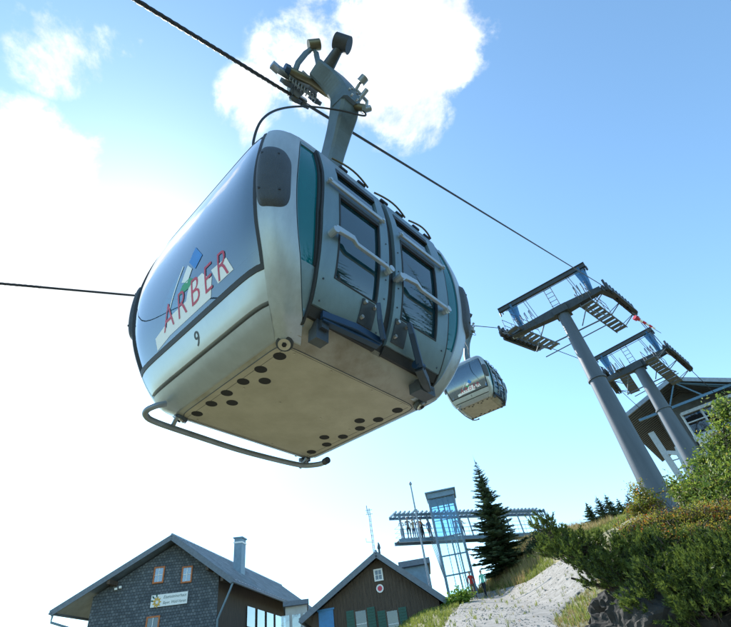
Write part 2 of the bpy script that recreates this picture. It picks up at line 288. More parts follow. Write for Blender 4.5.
# end faces
def map_decal(V, Fc, off, ex=-1):
    mb = MB(); P = [cEy(ex, -ex * 0 + v[0], v[1], off) for v in V]; return P, Fc
def subdiv_tris(V, Fc, mx=.05):
    import bmesh
    bm = bmesh.new(); vv = [bm.verts.new((v[0], v[1], 0)) for v in V]
    for f in Fc:
        try: bm.faces.new([vv[i] for i in f])
        except ValueError: pass
    bmesh.ops.triangulate(bm, faces=bm.faces)
    for _ in range(4):
        ed = [e for e in bm.edges if e.calc_length() > mx]
        if not ed: break
        bmesh.ops.subdivide_edges(bm, edges=ed, cuts=1); bmesh.ops.triangulate(bm, faces=bm.faces)
    bm.verts.index_update(); V2 = [tuple(v.co) for v in bm.verts]; F2 = [tuple(v.index for v in f.verts) for f in bm.faces]; bm.free(); return V2, F2
for ex in (-1, 1):
    f = lambda s, h, off: cE(ex, s, h, off)
    mb = MB(); patch(mb, f, -.90, .90, .235, .475, .015, .05, 24, 6); pn = part(mb, 'lower_end_panel', M['silver_lt'])
    mb = MB(); patch(mb, f, -.90, .90, .19, .24, -.02, .03, 24, 2); part(mb, 'panel_groove', M['rubber'])
    mb = MB(); patch(mb, f, -.90, .90, .02, .195, .02, .03, 24, 6); part(mb, 'end_skirt', M['silver'])
    mb = MB(); patch(mb, f, -.885, .885, .53, 2.47, .0, .02, 24, 24); win = part(mb, 'end_window', M['g_end'])
    mb = MB()
    patch(mb, f, -.90, .90, .475, .53, .022, .05, 24, 2); patch(mb, f, -.90, -.87, .53, 2.47, .022, .05, 2, 20); patch(mb, f, .87, .90, .53, 2.47, .022, .05, 2, 20)
    part(mb, 'gasket', M['rubber'], win)
    mb = MB(); patch(mb, f, -.90, .90, 2.49, 2.53, .005, .05, 24, 2); part(mb, 'roof_header', M['silver'])
    # stickers: mountain emblem, band, red lettering
    Vt, Ft = text_mesh('ARBER', .36, shear=.28, space=1.35, thin=-.004)
    w0 = Vt[:, 0].max() - Vt[:, 0].min(); Vt[:, 0] = (Vt[:, 0] - Vt[:, 0].min()) * (1.36 / w0) - .53; Vt[:, 1] = Vt[:, 1] - Vt[:, 1].min(); Vt[:, 1] = Vt[:, 1] * (.26 / Vt[:, 1].max()) + .67
    V2, F2 = subdiv_tris(Vt, Ft)
    def dec(V, Fc, off, name, m):
        mb = MB(); mb.add([cEy(ex, (v[0] if ex < 0 else -v[0]), v[1], off) for v in V], Fc, 0); return part(mb, name, m, win)
    dec(V2, F2, .0065, 'lettering', M['red'])
    def quad(pts): return subdiv_tris([(a, b) for a, b in pts], [tuple(range(len(pts)))], .12)
    dec(*quad([(-.50, .60), (.45, .60), (.55, .78), (-.42, .78)]), .003, 'white_band', M['white'])
    dec(*quad([(.02, .78), (.50, .78), (.40, .90), (.12, .90)]), .0035, 'white_band', M['white'])
    dec(*quad([(.62, .66), (.90, .66), (.84, .82), (.56, .84)]), .0035, 'white_band', M['white'])
    dec(*quad([(-.02, 1.02), (.13, 1.16), (.22, 1.06), (.10, .95)]), .005, 'mountain_emblem', M['white'])
    dec(*quad([(.16, 1.18), (.30, 1.30), (.44, 1.10), (.28, 1.02)]), .005, 'mountain_emblem', M['skyblue'])
    dec(*quad([(-.12, .90), (.0, .98), (.16, .98), (.24, .92), (.1, .88)]), .005, 'mountain_emblem', M['green'])
    dec(*quad([(-.34, .86), (.02, 1.22), (.035, 1.2), (-.315, .86)]), .005, 'mountain_emblem', M['white'])
    dec(*quad([(-.75, .56), (-.42, .60), (-.48, .74), (-.74, .70)]), .003, 'white_band', M['white'])
    Vn, Fn = text_mesh('9', .20, shear=.15); Vn[:, 1] = Vn[:, 1] * 1.0 + .28; Vn[:, 0] += -.0
    V2, F2 = subdiv_tris(Vn, Fn, .04)
    mb = MB(); mb.add([cEy(ex, (v[0] if ex < 0 else -v[0]), v[1], .02) for v in V2], F2, 0); part(mb, 'number', M['dkgrey'], pn)
# long sides
def xl(h): return float(np.interp(h, [.1, .6, 1.3, 2.0, 2.5], [.93, 1.0, 1.06, 1.07, 1.10]))
def sx(s, h): a, b = HXf(h), HYf(h); return a * s * (1 + abs(s) ** NP_) ** (-1 / NP_)
for dy in (1, -1):
    f = lambda x, h, off: cD(dy, x, h, off)
    for ex in (-1, 1):
        e0 = lambda h: ex * (xl(h) + .01); e1 = lambda h: ex * sx(.79, h)
        ti = lambda h: ex * lerp(xl(h), sx(.79, h), .14); to = lambda h: ex * lerp(xl(h), sx(.79, h), .985)
        mb = MB(); patch(mb, f, e0, e1, .1, .62, .01, .05, 4, 8); patch(mb, f, e0, ti, .62, 2.44, .01, .05, 2, 20); patch(mb, f, to, e1, .62, 2.44, .01, .05, 2, 20); patch(mb, f, e0, e1, 2.44, 2.54, .01, .05, 4, 3)
        sf = part(mb, 'side_frame', M['door'])
        mb = MB(); patch(mb, f, ti, to, .62, 2.44, -.005, .02, 4, 20); part(mb, 'side_window', M['g_teal'], sf)
        mb = MB(); patch(mb, f, lambda h: ex * (xl(h) + .0), lambda h: ex * (xl(h) + .02), .1, 2.5, .045, .05, 1, 24); patch(mb, f, lambda h: ti(h) - .01 * ex, lambda h: ti(h) + .01 * ex, .62, 2.44, .022, .03, 1, 20)
        part(mb, 'gasket', M['rubber'], sf)
    if dy == -1:   # fixed far side: two large panes, the same frame
        for sg in (-1, 1):
            mb = MB(); a0 = lambda h: sg * (xl(h) - .01); a1 = lambda h: sg * .05; wi = lambda h: sg * .16; wo = lambda h: sg * (xl(h) - .12)
            patch(mb, f, a0, a1, .1, .6, .015, .05, 8, 6); patch(mb, f, a0, wo, .6, 2.3, .015, .05, 2, 16); patch(mb, f, wi, a1, .6, 2.3, .015, .05, 2, 16); patch(mb, f, a0, a1, 2.3, 2.54, .015, .05, 8, 3)
            pf = part(mb, 'side_panel', M['silver']); mb = MB(); patch(mb, f, wi, wo, .6, 2.3, -.0, .02, 6, 16); part(mb, 'side_window', M['g_far'], pf)
        mb = MB(); patch(mb, f, -.055, .055, .1, 2.54, .02, .06, 2, 20); part(mb, 'centre_post', M['silver'])
        continue
    # doors
    mb = MB(); patch(mb, f, -.075, .075, .16, 2.52, .0, .05, 3, 30); part(mb, 'centre_seal', M['rubber'])
    mb = MB(); patch(mb, f, lambda h: -xl(h), lambda h: xl(h), .10, .17, -.03, .05, 20, 2); part(mb, 'door_sill', M['rubber'])
    for sg in (-1, 1):
        mb = MB(); O_ = .05
        a0 = lambda h: sg * (xl(h) - .005); a1 = lambda h: sg * .055
        wo = lambda h: sg * (float(np.interp(h, [.6, 1.7, 2.4], [.80, .85, .85]))); wi = lambda h: sg * (.20 if sg < 0 else .17)
        patch(mb, f, a0, a1, .26, .585, O_, .06, 10, 8)
        patch(mb, f, a0, wo, .585, 2.34, O_, .06, 3, 24); patch(mb, f, wi, a1, .585, 2.34, O_, .06, 3, 24)
        patch(mb, f, wo, wi, 1.78, 1.90, O_, .06, 6, 2); patch(mb, f, a0, a1, 2.34, 2.50, O_, .06, 10, 3)
        for hr in (.31, .52):
            for xx in (.92, .12): 
                c = cD(dy, sg * (xx if xx < .5 else xl(hr) - .07), hr, O_); d = cD(dy, sg * xx, hr, 0); mb.disc(c, c - d, .008, .01, 8, 1)
        for hr in (.7, .95, 1.2, 1.5): c = cD(dy, sg * .105, hr, O_); mb.disc(c, (0, -1, 0), .007, .01, 8, 1)
        dr = part(mb, 'door', [M['door'], M['darksteel']])
        mb = MB(); patch(mb, f, wo, wi, .585, 1.78, .02, .015, 8, 16); part(mb, 'door_window', M['g_door'], dr)
        mb = MB(); patch(mb, f, wo, wi, 1.90, 2.34, .02, .015, 8, 8); part(mb, 'vent_window', M['g_door'], dr)
        mb = MB(); g = .018
        for (b0, b1, k0, k1) in ((lambda h: wo(h), lambda h: wo(h) - sg * g, .585, 1.78), (lambda h: wi(h) + sg * g, lambda h: wi(h), .585, 1.78), (wo, wi, 1.72, 1.78), (wo, wi, .585, .6), (wo, wi, 2.24, 2.34)):
            patch(mb, f, b0, b1, k0, k1, .056, .03, 6, 10)
        part(mb, 'gasket', M['rubber'], dr)
        mb = MB(); patch(mb, f, a0, a1, .17, .255, .035, .05, 10, 3); part(mb, 'bottom_seal', M['rubber'], dr)
        # upper slide bar
        mb = MB(); mb.sweep([cD(dy, sg * lerp(xl(1.83) - .03, .14, t), 1.84, .085) for t in np.linspace(0, 1, 8)], .03 * K, .055 * K)
        for t in (.03, .97): c = cD(dy, sg * lerp(xl(1.83) - .03, .14, t), 1.84, .075); mb.disc(c, (0, 1, 0), .016, .06, 10)
        part(mb, 'slide_bar', M['silver_lt'], dr)
        # grab rail, cranked
        mb = MB(); xs = [.93, .90, .68, .62, .16, .10] if sg < 0 else [.07, .12, .34, .42, .90, .94]
        hz = [1.10, 1.10, 1.12, 1.07, 1.06, 1.0] if sg < 0 else [1.02, 1.09, 1.12, 1.07, 1.06, 1.0]
        mb.sweep([cD(dy, sg * a, b, .12) for a, b in zip(xs, hz)], .04 * K, [.06 * K, .085 * K, .07 * K, .05 * K, .045 * K, .045 * K]); 
        for a in (xs[0], xs[-1]): c = cD(dy, sg * a, 1.06, .085); mb.disc(c, (0, 1, 0), .03, .09, 12)
        part(mb, 'grab_rail', M['white'] if 0 else M['silver_lt'], dr)
        # bolt plate and the door drive arm
        xp = -.30 if sg < 0 else .20
        mb = MB(); patch(mb, f, xp - .10, xp + .10, .30, .56, .065, .02, 2, 2); pl = part(mb, 'bolt_plate', M['darksteel'], dr)
        mb = MB()
        for a, b in ((-.07, .52), (.07, .52), (-.07, .36)): c = cD(dy, xp + a, b, .075); mb.disc(c, (0, 1, 0), .016, .03, 6)
        part(mb, 'bolt', M['bolt'], pl)
    # drive arms beneath the doors
    mb = MB(); mb.box(V3(-.76, 1.27, .07), (.15 * K, .12 * K, .22 * K)); mb.box(V3(-.76, 1.30, .12), (.09 * K, .14 * K, .1 * K)); part(mb, 'arm_mount', M['darksteel'])
    mb = MB(); mb.sweep([V3(-.82, 1.38, .20), V3(-.45, 1.46, .19), V3(-.12, 1.48, .16)], .05 * K, .085 * K); mb.sweep([V3(-.27, 1.62, .50), V3(-.22, 1.58, .33), V3(-.14, 1.54, .15)], .045 * K, [.07 * K, .10 * K, .10 * K]); mb.sweep([V3(-.80, 1.36, .15), V3(-.14, 1.46, .11)], .07 * K, .03 * K)
    part(mb, 'drive_arm', M['blue'])
    mb = MB(); mb.box(V3(.76, 1.27, .02), (.26 * K, .16 * K, .12 * K)); mb.tube([V3(.64, 1.30, .05), V3(.86, 1.30, .05)], .06 * K, 12); mb.sweep([V3(.50, 1.46, .13), V3(.66, 1.40, .05), V3(.76, 1.34, .03)], .09 * K, .13 * K); part(mb, 'arm_mount', M['darksteel'])
    mb = MB(); mb.sweep([V3(.21, 1.62, .50), V3(.26, 1.60, .40), V3(.50, 1.48, .14)], [.045 * K, .06 * K, .07 * K], [.07 * K, .09 * K, .09 * K]); mb.tube([V3(.44, 1.46, .15), V3(.56, 1.46, .15)], .05 * K, 12); part(mb, 'drive_arm', M['blue'])
# lower corner bolts
for x, y in ((-.95, 1.0), (.97, 1.06), (-.94, -1.04), (.98, -1.10)):
    mb = MB(); c = V3(x, y, .012); ax = nrm([x * .4, -y * .4, -1.0]); mb.disc(c, ax, .062, .03, 20, 0); mb.disc(c + ax * .02, ax, .045, .02, 20, 1); mb.disc(c + ax * .032, ax, .018, .012, 6, 2)
    part(mb, 'corner_bolt', [M['darksteel'], M['bolt'], M['hole']])
# guide bar under the far side
mb = MB()
mb.tube(bez0([V3(*p) for p in [(-1.20, -.92, .06), (-1.30, -.93, .0), (-1.36, -.99, -.05), (-1.33, -1.06, -.08), (-1.18, -1.10, -.1), (-.6, -1.14, -.1), (-.04, -1.16, -.1), (.5, -1.12, -.1), (.88, -1.06, -.1), (1.0, -.97, -.1), (1.07, -.84, -.1), (1.06, -.72, -.1)]]), .026, 12)
for x in (-1.0, .95): mb.tube([V3(x, -1.0, .0), V3(x * .98, -1.14, -.1)], .02, 8)
gb = part(mb, 'guide_bar', M['steel'])
mb = MB(); mb.tube([V3(1.065, -.76, -.1), V3(1.055, -.68, -.1)], .034, 12); part(mb, 'end_cap', M['rubber'], gb)
# roof rails over the doors
for x0, x1 in ((-.86, -.22), (-.10, .52), (.60, 1.1)):
    mb = MB(); mb.tube([cD(1, lerp(x0, x1, t), 2.62, .05 + .05 * math.sin(PI * t)) for t in np.linspace(0, 1, 9)], .010, 8); part(mb, 'roof_rail', M['brass'])
    for t in (.3, .8): mb = MB(); mb.sweep([cD(1, lerp(x0, x1, t) - .05, 2.60, .03), cD(1, lerp(x0, x1, t) + .08, 2.60, .03)], .03, .03); part(mb, 'rail_bracket', M['rubber'])
# hanger
mb = MB()
low = [(0, 0, 3.12), (.10, .10, 3.9), (.13, .22, 4.5), (.11, .42, 5.05), (.05, .64, 5.4), (-.03, .86, 5.68), (-.10, .98, 5.9)]
mb.sweep([V3(*p) for p in low], [.34 * K] * 5 + [.38 * K, .40 * K], [.34 * K] * 4 + [.38 * K, .44 * K, .46 * K], up=(1, 0, .2), curve=True)
mb.disc(V3(0, 0, 3.22), (0, 0, 1), .42 * K, .08 * K, 24)
h_ = part(mb, 'hanger_arm', M['hanger'])
mb = MB()
mb.sweep([V3(*p) for p in [(-.08, .98, 5.72), (-.14, 1.0, 6.0), (-.36, .96, 6.25), (-.60, .90, 6.42), (-.70, .87, 6.5)]], [.40 * K, .42 * K, .40 * K, .36 * K, .34 * K], [.42 * K, .46 * K, .40 * K, .34 * K, .30 * K], up=(1, 0, .2), curve=True)
part(mb, 'hanger_head', M['hanger'], h_)
RD = nrm([.90, .02, .43])       # rope direction in the cabin frame
GP = V3(-.66, .25, 6.3)
def G_(a, b, c): return GP + RD * a * K + np.array([0, -1, 0]) * b * K + nrm(np.cross(RD, (0, -1, 0))) * -c * K
mb = MB(); mb.tube([V3(-1.14, .50, 6.38), V3(-.62, .62, 6.48), V3(-.12, .74, 6.35)], .085 * K, 16, 0); mb.tube([V3(-1.17, .495, 6.375), V3(-1.08, .515, 6.39)], .105 * K, 16, 1)
part(mb, 'pivot_shaft', [M['brass'], M['blue']])
mb = MB(); mb.tube([V3(-.98, .55, 6.45), V3(-1.0, .66, 6.62), V3(-.93, .78, 6.95), V3(-.86, .86, 7.12), V3(-.76, .88, 7.05), V3(-.66, .84, 6.8), V3(-.64, .82, 6.55)], .055 * K, 10)
gh = part(mb, 'guide_horn', M['hanger']); mb = MB(); mb.tube([V3(-.94, .86, 7.14), V3(-.78, 1.0, 7.22)], .105 * K, 16); part(mb, 'roller', M['brass'], gh)
mb = MB(); mb.tube([V3(-.58, .98, 6.45), V3(-.62, 1.42, 6.62)], [.13 * K, .08 * K], 12); wa = part(mb, 'wheel_arm', M['darksteel'])
mb = MB(); mb.tube([V3(-.72, 1.40, 6.72), V3(-.52, 1.55, 6.60)], .155 * K, 24); part(mb, 'wheel', M['rubber'], wa)
# weld plate, bolts and spring on the hanger head
for i in range(6):
    an = i * PI / 3; mb = MB(); c = V3(-.08 + .13 * math.cos(an), 1.20, 5.88 + .13 * math.sin(an)); mb.disc(c, (0, 1, 0), .016, .05, 6); part(mb, 'bolt', M['bolt'], h_)
mb = MB(); a0, a1 = V3(-1.02, .42, 6.30), V3(-.40, .48, 6.32); dv = nrm(a1 - a0); xx = nrm(np.cross(dv, (0, 0, 1))); yy = np.cross(dv, xx)
mb.tube([a0 + (a1 - a0) * t + (xx * math.cos(t * 60) + yy * math.sin(t * 60)) * .045 for t in np.linspace(0, 1, 110)], .009, 5); mb.tube([a0, a1], .018, 8)
part(mb, 'grip_spring', M['steel'])
# grip jaws
mb = MB(); mb.sweep([G_(-.55, .18, .25), G_(-.1, .2, .2), G_(.35, .18, .12)], .12 * K, .12 * K); mb.box(G_(-.58, .16, .3), (.16 * K, .12 * K, .12 * K)); mb.sweep([G_(-.2, .0, .0), G_(-.05, .1, .12), G_(0, .42, .2)], .26 * K, .1 * K)
mb.sweep([G_(-.22, 0, .05), G_(0, 0, .07), G_(.22, 0, .05)], .11 * K, .1 * K); mb.sweep([G_(.0, .3, .2), G_(.3, .32, .1)], .16 * K, .14 * K)
gj = part(mb, 'grip_jaw', M['steel'])
for a, b, c, r in ((-.38, .14, .05, .13), (.34, .16, .0, .13), (-.12, .02, -.1, .12), (.1, .02, -.1, .12)):
    mb = MB(); ax = nrm(G_(0, 1, .4) - G_(0, 0, 0)); mb.disc(G_(a, b, c), ax, r * K, .07 * K, 22); mb.disc(G_(a, b, c), ax, r * .4 * K, .1 * K, 12, 1); part(mb, 'grip_roller', [M['darksteel'], M['brass']], gj)
mb = MB(); p0 = V3(.18, 1.08, 5.95)
mb.tube([V3(-.02, 1.02, 6.02), V3(-.02, 1.32, 6.28)], .03 * K, 8); mb.tube([V3(-.02, 1.30, 6.26), V3(-.0, 1.42, 6.34)], .085 * K, 12)
mb.tube([V3(-.02, 1.2, 6.15), V3(.26, 1.2, 6.1), V3(.30, 1.12, 5.9)], .035 * K, 8); mb.tube([V3(.22, 1.08, 5.86), V3(.34, 1.2, 5.95)], .06 * K, 10); mb.tube([V3(.08, 1.1, 5.95), V3(.12, 1.34, 6.15)], .045 * K, 8)
part(mb, 'release_lever', M['steel'], h_)
mb = MB(); mb.tube([V3(.05, 1.1, 5.75), V3(.14, 1.22, 5.66)], .07 * K, 12); part(mb, 'yellow_cap', M['brass'], h_)
def bez(P, n=28):
    P = [np.array(p) for p in P]; out = []
    for i in range(len(P) - 1):
        p0, p1, p2, p3 = P[max(i - 1, 0)], P[i], P[i + 1], P[min(i + 2, len(P) - 1)]
        for j in range(n // len(P) + 2):
            t = j / (n // len(P) + 2); out.append(.5 * ((2 * p1) + (-p0 + p2) * t + (2 * p0 - 5 * p1 + 4 * p2 - p3) * t * t + (-p0 + 3 * p1 - 3 * p2 + p3) * t**3))
    return out + [P[-1]]
mb = MB(); mb.tube(bez([V3(-1.52, .80, 2.7), V3(-1.58, .78, 3.1), V3(-1.55, .85, 3.6), V3(-1.23, .72, 4.5), V3(-.73, .72, 5.25), V3(-.2, .98, 5.45), V3(.12, 1.18, 5.42), V3(.2, 1.2, 5.55), V3(.12, 1.16, 5.68)], 50), .013, 8)
part(mb, 'hose', M['rubber'])

MW = C2W @ CR; MW = np.column_stack([MW[:, 0], -MW[:, 1], MW[:, 2]])   # right-handed
TW = C2W @ CT * K
def setm(o, R, T): o.matrix_world = Matrix([[R[i][0], R[i][1], R[i][2], T[i]] for i in range(3)] + [[0, 0, 0, 1]])
setm(cab, MW, TW)
GRIP = MW @ GP + TW
# ------------------------------------------------------------------ ropes
PA = at(600, 284, 26.0); ddir = PA - GRIP; AZ = math.atan2(ddir[0], ddir[1])
PB = at(632, 310.5, 31.0)
PC = on_plane(666, 346, PA, AZ + math.radians(2)); 
LA = at(499, 328.0, 26.6); LB = at(540, 344, 30.8)
print('ROPE', GRIP, PA, PB, PC, LA, LB, math.degrees(AZ))
# where the two ropes meet the second pylon and the station
QA = at(662, 344, 36.0); AZ2 = math.atan2(*(QA - PB)[:2]); QB = at(688, 367, 39.5); QE = at(728, 406, 47.)
MA = at(604, 368, 38.5); MB_ = at(619, 389, 42.); ME = at(660, 427, 48.)
R2 = on_plane(50, 288, LA, AZ); R2b = R2 + (R2 - LA) * .35; R1b = GRIP + (GRIP - PA) * .22
def rope(pts, r, label):
    mb = MB(); P = []
    for a, b in zip(pts[:-1], pts[1:]):
        n = max(2, int(np.linalg.norm(b - a) / 1.2)); P += [a + (b - a) * i / n for i in range(n)]
    P.append(pts[-1]); mb.tube(P, r, 8); 
    # strand twist
    for s in range(3):
        Q = []; L_ = 0
        for a, b in zip(pts[:2][:-1], pts[:2][1:]):
            d = nrm(b - a); x = nrm(np.cross(d, (0, 0, 1))); y = np.cross(d, x); L = np.linalg.norm(b - a); n = int(min(L, 9) / .03)
            for i in range(n + 1): t = i * .03; ph = 2 * PI * (t / .28 + s / 3); Q.append(a + d * t + (x * math.cos(ph) + y * math.sin(ph)) * r * .55)
        mb.tube(Q, r * .62, 5, cap=False)
    return lone(mb, 'haul_rope', M['rope'], pts[0], label, 'cable', 'haul ropes of the cableway')
rope([R1b, GRIP, PA, PB, QA, QB, QE], .024, 'thick haul rope carrying the large gondola to the right end of the pylon arms')
rope([R2b, LA, LB, MA, MB_, ME], .024, 'steel haul rope carrying the small distant gondola to the left end of the pylon arms')
# second gondola, on the other rope
g2 = copy_tree(cab); g2['label'] = 'small distant silver gondola hanging just right of the large one'
G2 = on_plane(456.5, 328.9, LA, AZ)
tl = np.array([[math.cos(.03), 0, 0]]); 
az_ = math.radians(29.5); W2 = np.array([[math.sin(az_), -math.cos(az_), 0], [math.cos(az_), math.sin(az_), 0], [0, 0, 1.]]).copy()
T2 = G2 - W2 @ GP + np.array([0, 0, .16])
setm(g2, W2, T2)

# ------------------------------------------------------------------ terrain
def ss(a, b, x): t = np.clip((x - a) / (b - a), 0, 1); return t * t * (3 - 2 * t)
def ground(x, y):
    x = np.asarray(x, float); y = np.asarray(y, float)
    yy = np.where(y > 45, 45 + (y - 45) * -.25, y); z = -1.6 + .162 * np.where(y > 0, yy, y * .5)
    rise = np.where(x > 5, 2.4 * ss(5, 10.6, x) + .22 * np.clip(x - 10.6, 0, 16), 0) * ss(9, 26, y)
    z = z + rise
    # low bank behind the path
    z = z + .9 * np.exp(-(((x - 9.5) / 4.2) ** 2 + ((y - 43) / 3.2) ** 2))
    z = z + .12 * np.sin(x * .9 + 1.3 * np.sin(y * .5)) * ss(6, 14, np.hypot(x, y)) * .6
    z = z - 1.5 * ss(-.8, 4.0, -x) * ss(10, 25, y)
    z = z - .06 * np.clip(-x - 10, 0, 40) 
    r = np.hypot(x, y - 15); z = z - .5 * np.clip(r - 60, 0, 240) - .02 * np.clip(r - 300, 0, 1e5)
    return z
def hit(px, py, off=0.):
    v = nrm(C2W @ np.array([px - CXP, py - CYP, FP])); t = 3.0
    while t < 90:
        p = v * t
        if p[2] < float(ground(p[0], p[1])) + off: return p
        t += .05
    return v * 45
def axis(n, lo, hi, c, k):
    u = np.linspace(-1, 1, n); s = np.sinh(u * k) / math.sinh(k); return np.where(s < 0, c + s * (c - lo), c + s * (hi - c))
gx = axis(260, -2500, 2500, 5, 6.2); gy = axis(280, -2500, 2500, 27, 6.2)
X_, Y_ = np.meshgrid(gx, gy, indexing='ij'); Z_ = ground(X_, Y_)
nx, ny = X_.shape; vs = np.stack([X_, Y_, Z_], -1).reshape(-1, 3)
fs = [(i * ny + j, (i + 1) * ny + j, (i + 1) * ny + j + 1, i * ny + j + 1) for i in range(nx - 1) for j in range(ny - 1)]
M['meadow'] = mat('meadow', (.11, .115, .05), .95, 0, col2=(.26, .225, .13), vscale=.55, bump=.8, bscale=9, ramp=(.38, .66))
M['gravel'] = mat('gravel', (.19, .18, .16), .95, 0, col2=(.32, .305, .28), vscale=3.5, bump=.3, bscale=22, ramp=(.36, .64))
mb = MB(); mb.add(vs, fs, 0, True); g = mb.build('ground', M['meadow'], recalc=False); tag(g, kind='structure')
# path
Lf = [(-.6, 1.0), (-.2, 8), (.4, 15)] + [tuple(hit(*p)[:2]) for p in ((445, 626), (457, 610), (466, 600), (478, 594), (505, 588.5), (530, 581), (552, 567), (568, 556))]
Rt = [(3.6, 1.0), (3.6, 6), (3.4, 9)] + [tuple(hit(*p)[:2]) for p in ((556, 626), (562, 617), (568, 608), (576, 600), (586, 590), (598, 578), (606, 566), (614, 556))]
print('PATH', [(round(a, 1), round(b, 1)) for a, b in Lf], [(round(a, 1), round(b, 1)) for a, b in Rt])
def resample(P, n):
    P = bez([np.array(p, float) for p in P], len(P) * 6); P = np.array(P); d = np.r_[0, np.cumsum(np.linalg.norm(np.diff(P, axis=0), axis=1))]; t = np.linspace(0, d[-1], n); return np.stack([np.interp(t, d, P[:, 0]), np.interp(t, d, P[:, 1])], 1)
LL, RR = resample(Lf, 240), resample(Rt, 240); vs = []; nw = 44; PN = 240
for i in range(PN):
    jit = .22 * math.sin(i * .7) + .16 * math.sin(i * 1.9 + 1) + rng.normal(0, .05)
    for j in range(nw + 1):
        t = j / nw; p = LL[i] * (1 - t) + RR[i] * t
        if j in (0, nw): p = p + (LL[i] - RR[i]) / np.linalg.norm(LL[i] - RR[i]) * jit
        vs.append((p[0], p[1], float(ground(p[0], p[1])) + (.07 if 0 < j < nw else -.03) + rng.normal(0, .002)))
mb = MB(); mb.add(vs, [(i * (nw + 1) + j, (i + 1) * (nw + 1) + j, (i + 1) * (nw + 1) + j + 1, i * (nw + 1) + j + 1) for i in range(PN - 1) for j in range(nw)], 0, True)
pth = mb.build('path', M['gravel']); tag(pth, kind='structure')
PATHPOLY = np.vstack([LL, RR[::-1]])
def in_path(x, y):
    P = PATHPOLY; c = False; j = len(P) - 1
    for i in range(len(P)):
        if (P[i][1] > y) != (P[j][1] > y) and x < (P[j][0] - P[i][0]) * (y - P[i][1]) / (P[j][1] - P[i][1]) + P[i][0]: c = not c
        j = i
    return c
# loose stones on the path
mb = MB()
for _ in range(1500):
    i = rng.integers(40, 236); t = rng.random(); p = LL[i] * (1 - t) + RR[i] * t; s = rng.uniform(.01, .03) * (1 + (rng.random() < .04) * 1.5); z = float(ground(*p)) + .075
    mb.box((p[0], p[1], z), (s * 1.6, s, s), [(math.cos(i * t * 9), math.sin(i * t * 9), .2), (-math.sin(i * t * 9), math.cos(i * t * 9), .1), (0, 0, 1)])
M['stone'] = mat('loose_stone', (.22, .205, .18), .9, 0, col2=(.40, .38, .34), vscale=2, ramp=(.3, .7)); o = mb.build('gravel_stones', M['stone'], recalc=False); tag(o, kind='stuff', label='loose pale stones scattered over the gravel path', cat='stones')

# ------------------------------------------------------------------ grass and foliage
M['grass_g'] = leafmat('grass_green', (.10, .15, .025), (.32, .34, .07), .45); M['grass_y'] = leafmat('grass_dry', (.26, .22, .07), (.44, .35, .15), .35, c3=(.42, .20, .16))
def tufts(name, n, pick, h0, h1, w, m, label):
    vs, fs = [], []
    for _ in range(n):
        x, y = pick()
        if in_path(x, y) and rng.random() > .06: continue
        z = float(ground(x, y)); h = rng.uniform(h0, h1)
        for _k in range(6):
            a = rng.uniform(0, 2 * PI); l = rng.uniform(.1, .55) * h; ox, oy = rng.normal(0, w * 2.5, 2); q = len(vs)
            cx, cy = math.cos(a), math.sin(a); px, py = -cy * w, cx * w; bx, by = x + ox, y + oy
            vs += [(bx - px, by - py, z - .02), (bx + px, by + py, z - .02), (bx + cx * l * .4 + px * .7, by + cy * l * .4 + py * .7, z + h * .6), (bx + cx * l * .4 - px * .7, by + cy * l * .4 - py * .7, z + h * .6), (bx + cx * l, by + cy * l, z + h * rng.uniform(.85, 1.1))]
            fs += [(q, q + 1, q + 2, q + 3), (q + 3, q + 2, q + 4)]
    me = bpy.data.meshes.new(name); me.from_pydata(vs, [], fs); me.materials.append(m); o = bpy.data.objects.new(name, me); COL.objects.link(o); return tag(o, label, 'grass', kind='stuff')
def uni(x0, x1, y0, y1): return lambda: (rng.uniform(x0, x1), rng.uniform(y0, y1))
tufts('green_grass', 5200, uni(-3, 8, 16, 44), .10, .28, .012, M['grass_g'], 'short green grass on the slope beside the gravel path')
tufts('dry_grass', 2600, uni(4.5, 14, 34, 45), .25, .7, .012, M['grass_y'], 'tall dry yellow and pinkish grass on the bank behind the path')
tufts('verge_grass', 3000, uni(2.5, 9, 8, 27), .05, .16, .008, M['grass_y'], 'straw coloured verge grass between the path and the boulder')
tufts('bank_grass', 2600, uni(4.5, 15, 30, 45), .15, .4, .014, M['grass_g'], 'fresh green grass tufts growing on the bank behind the path')

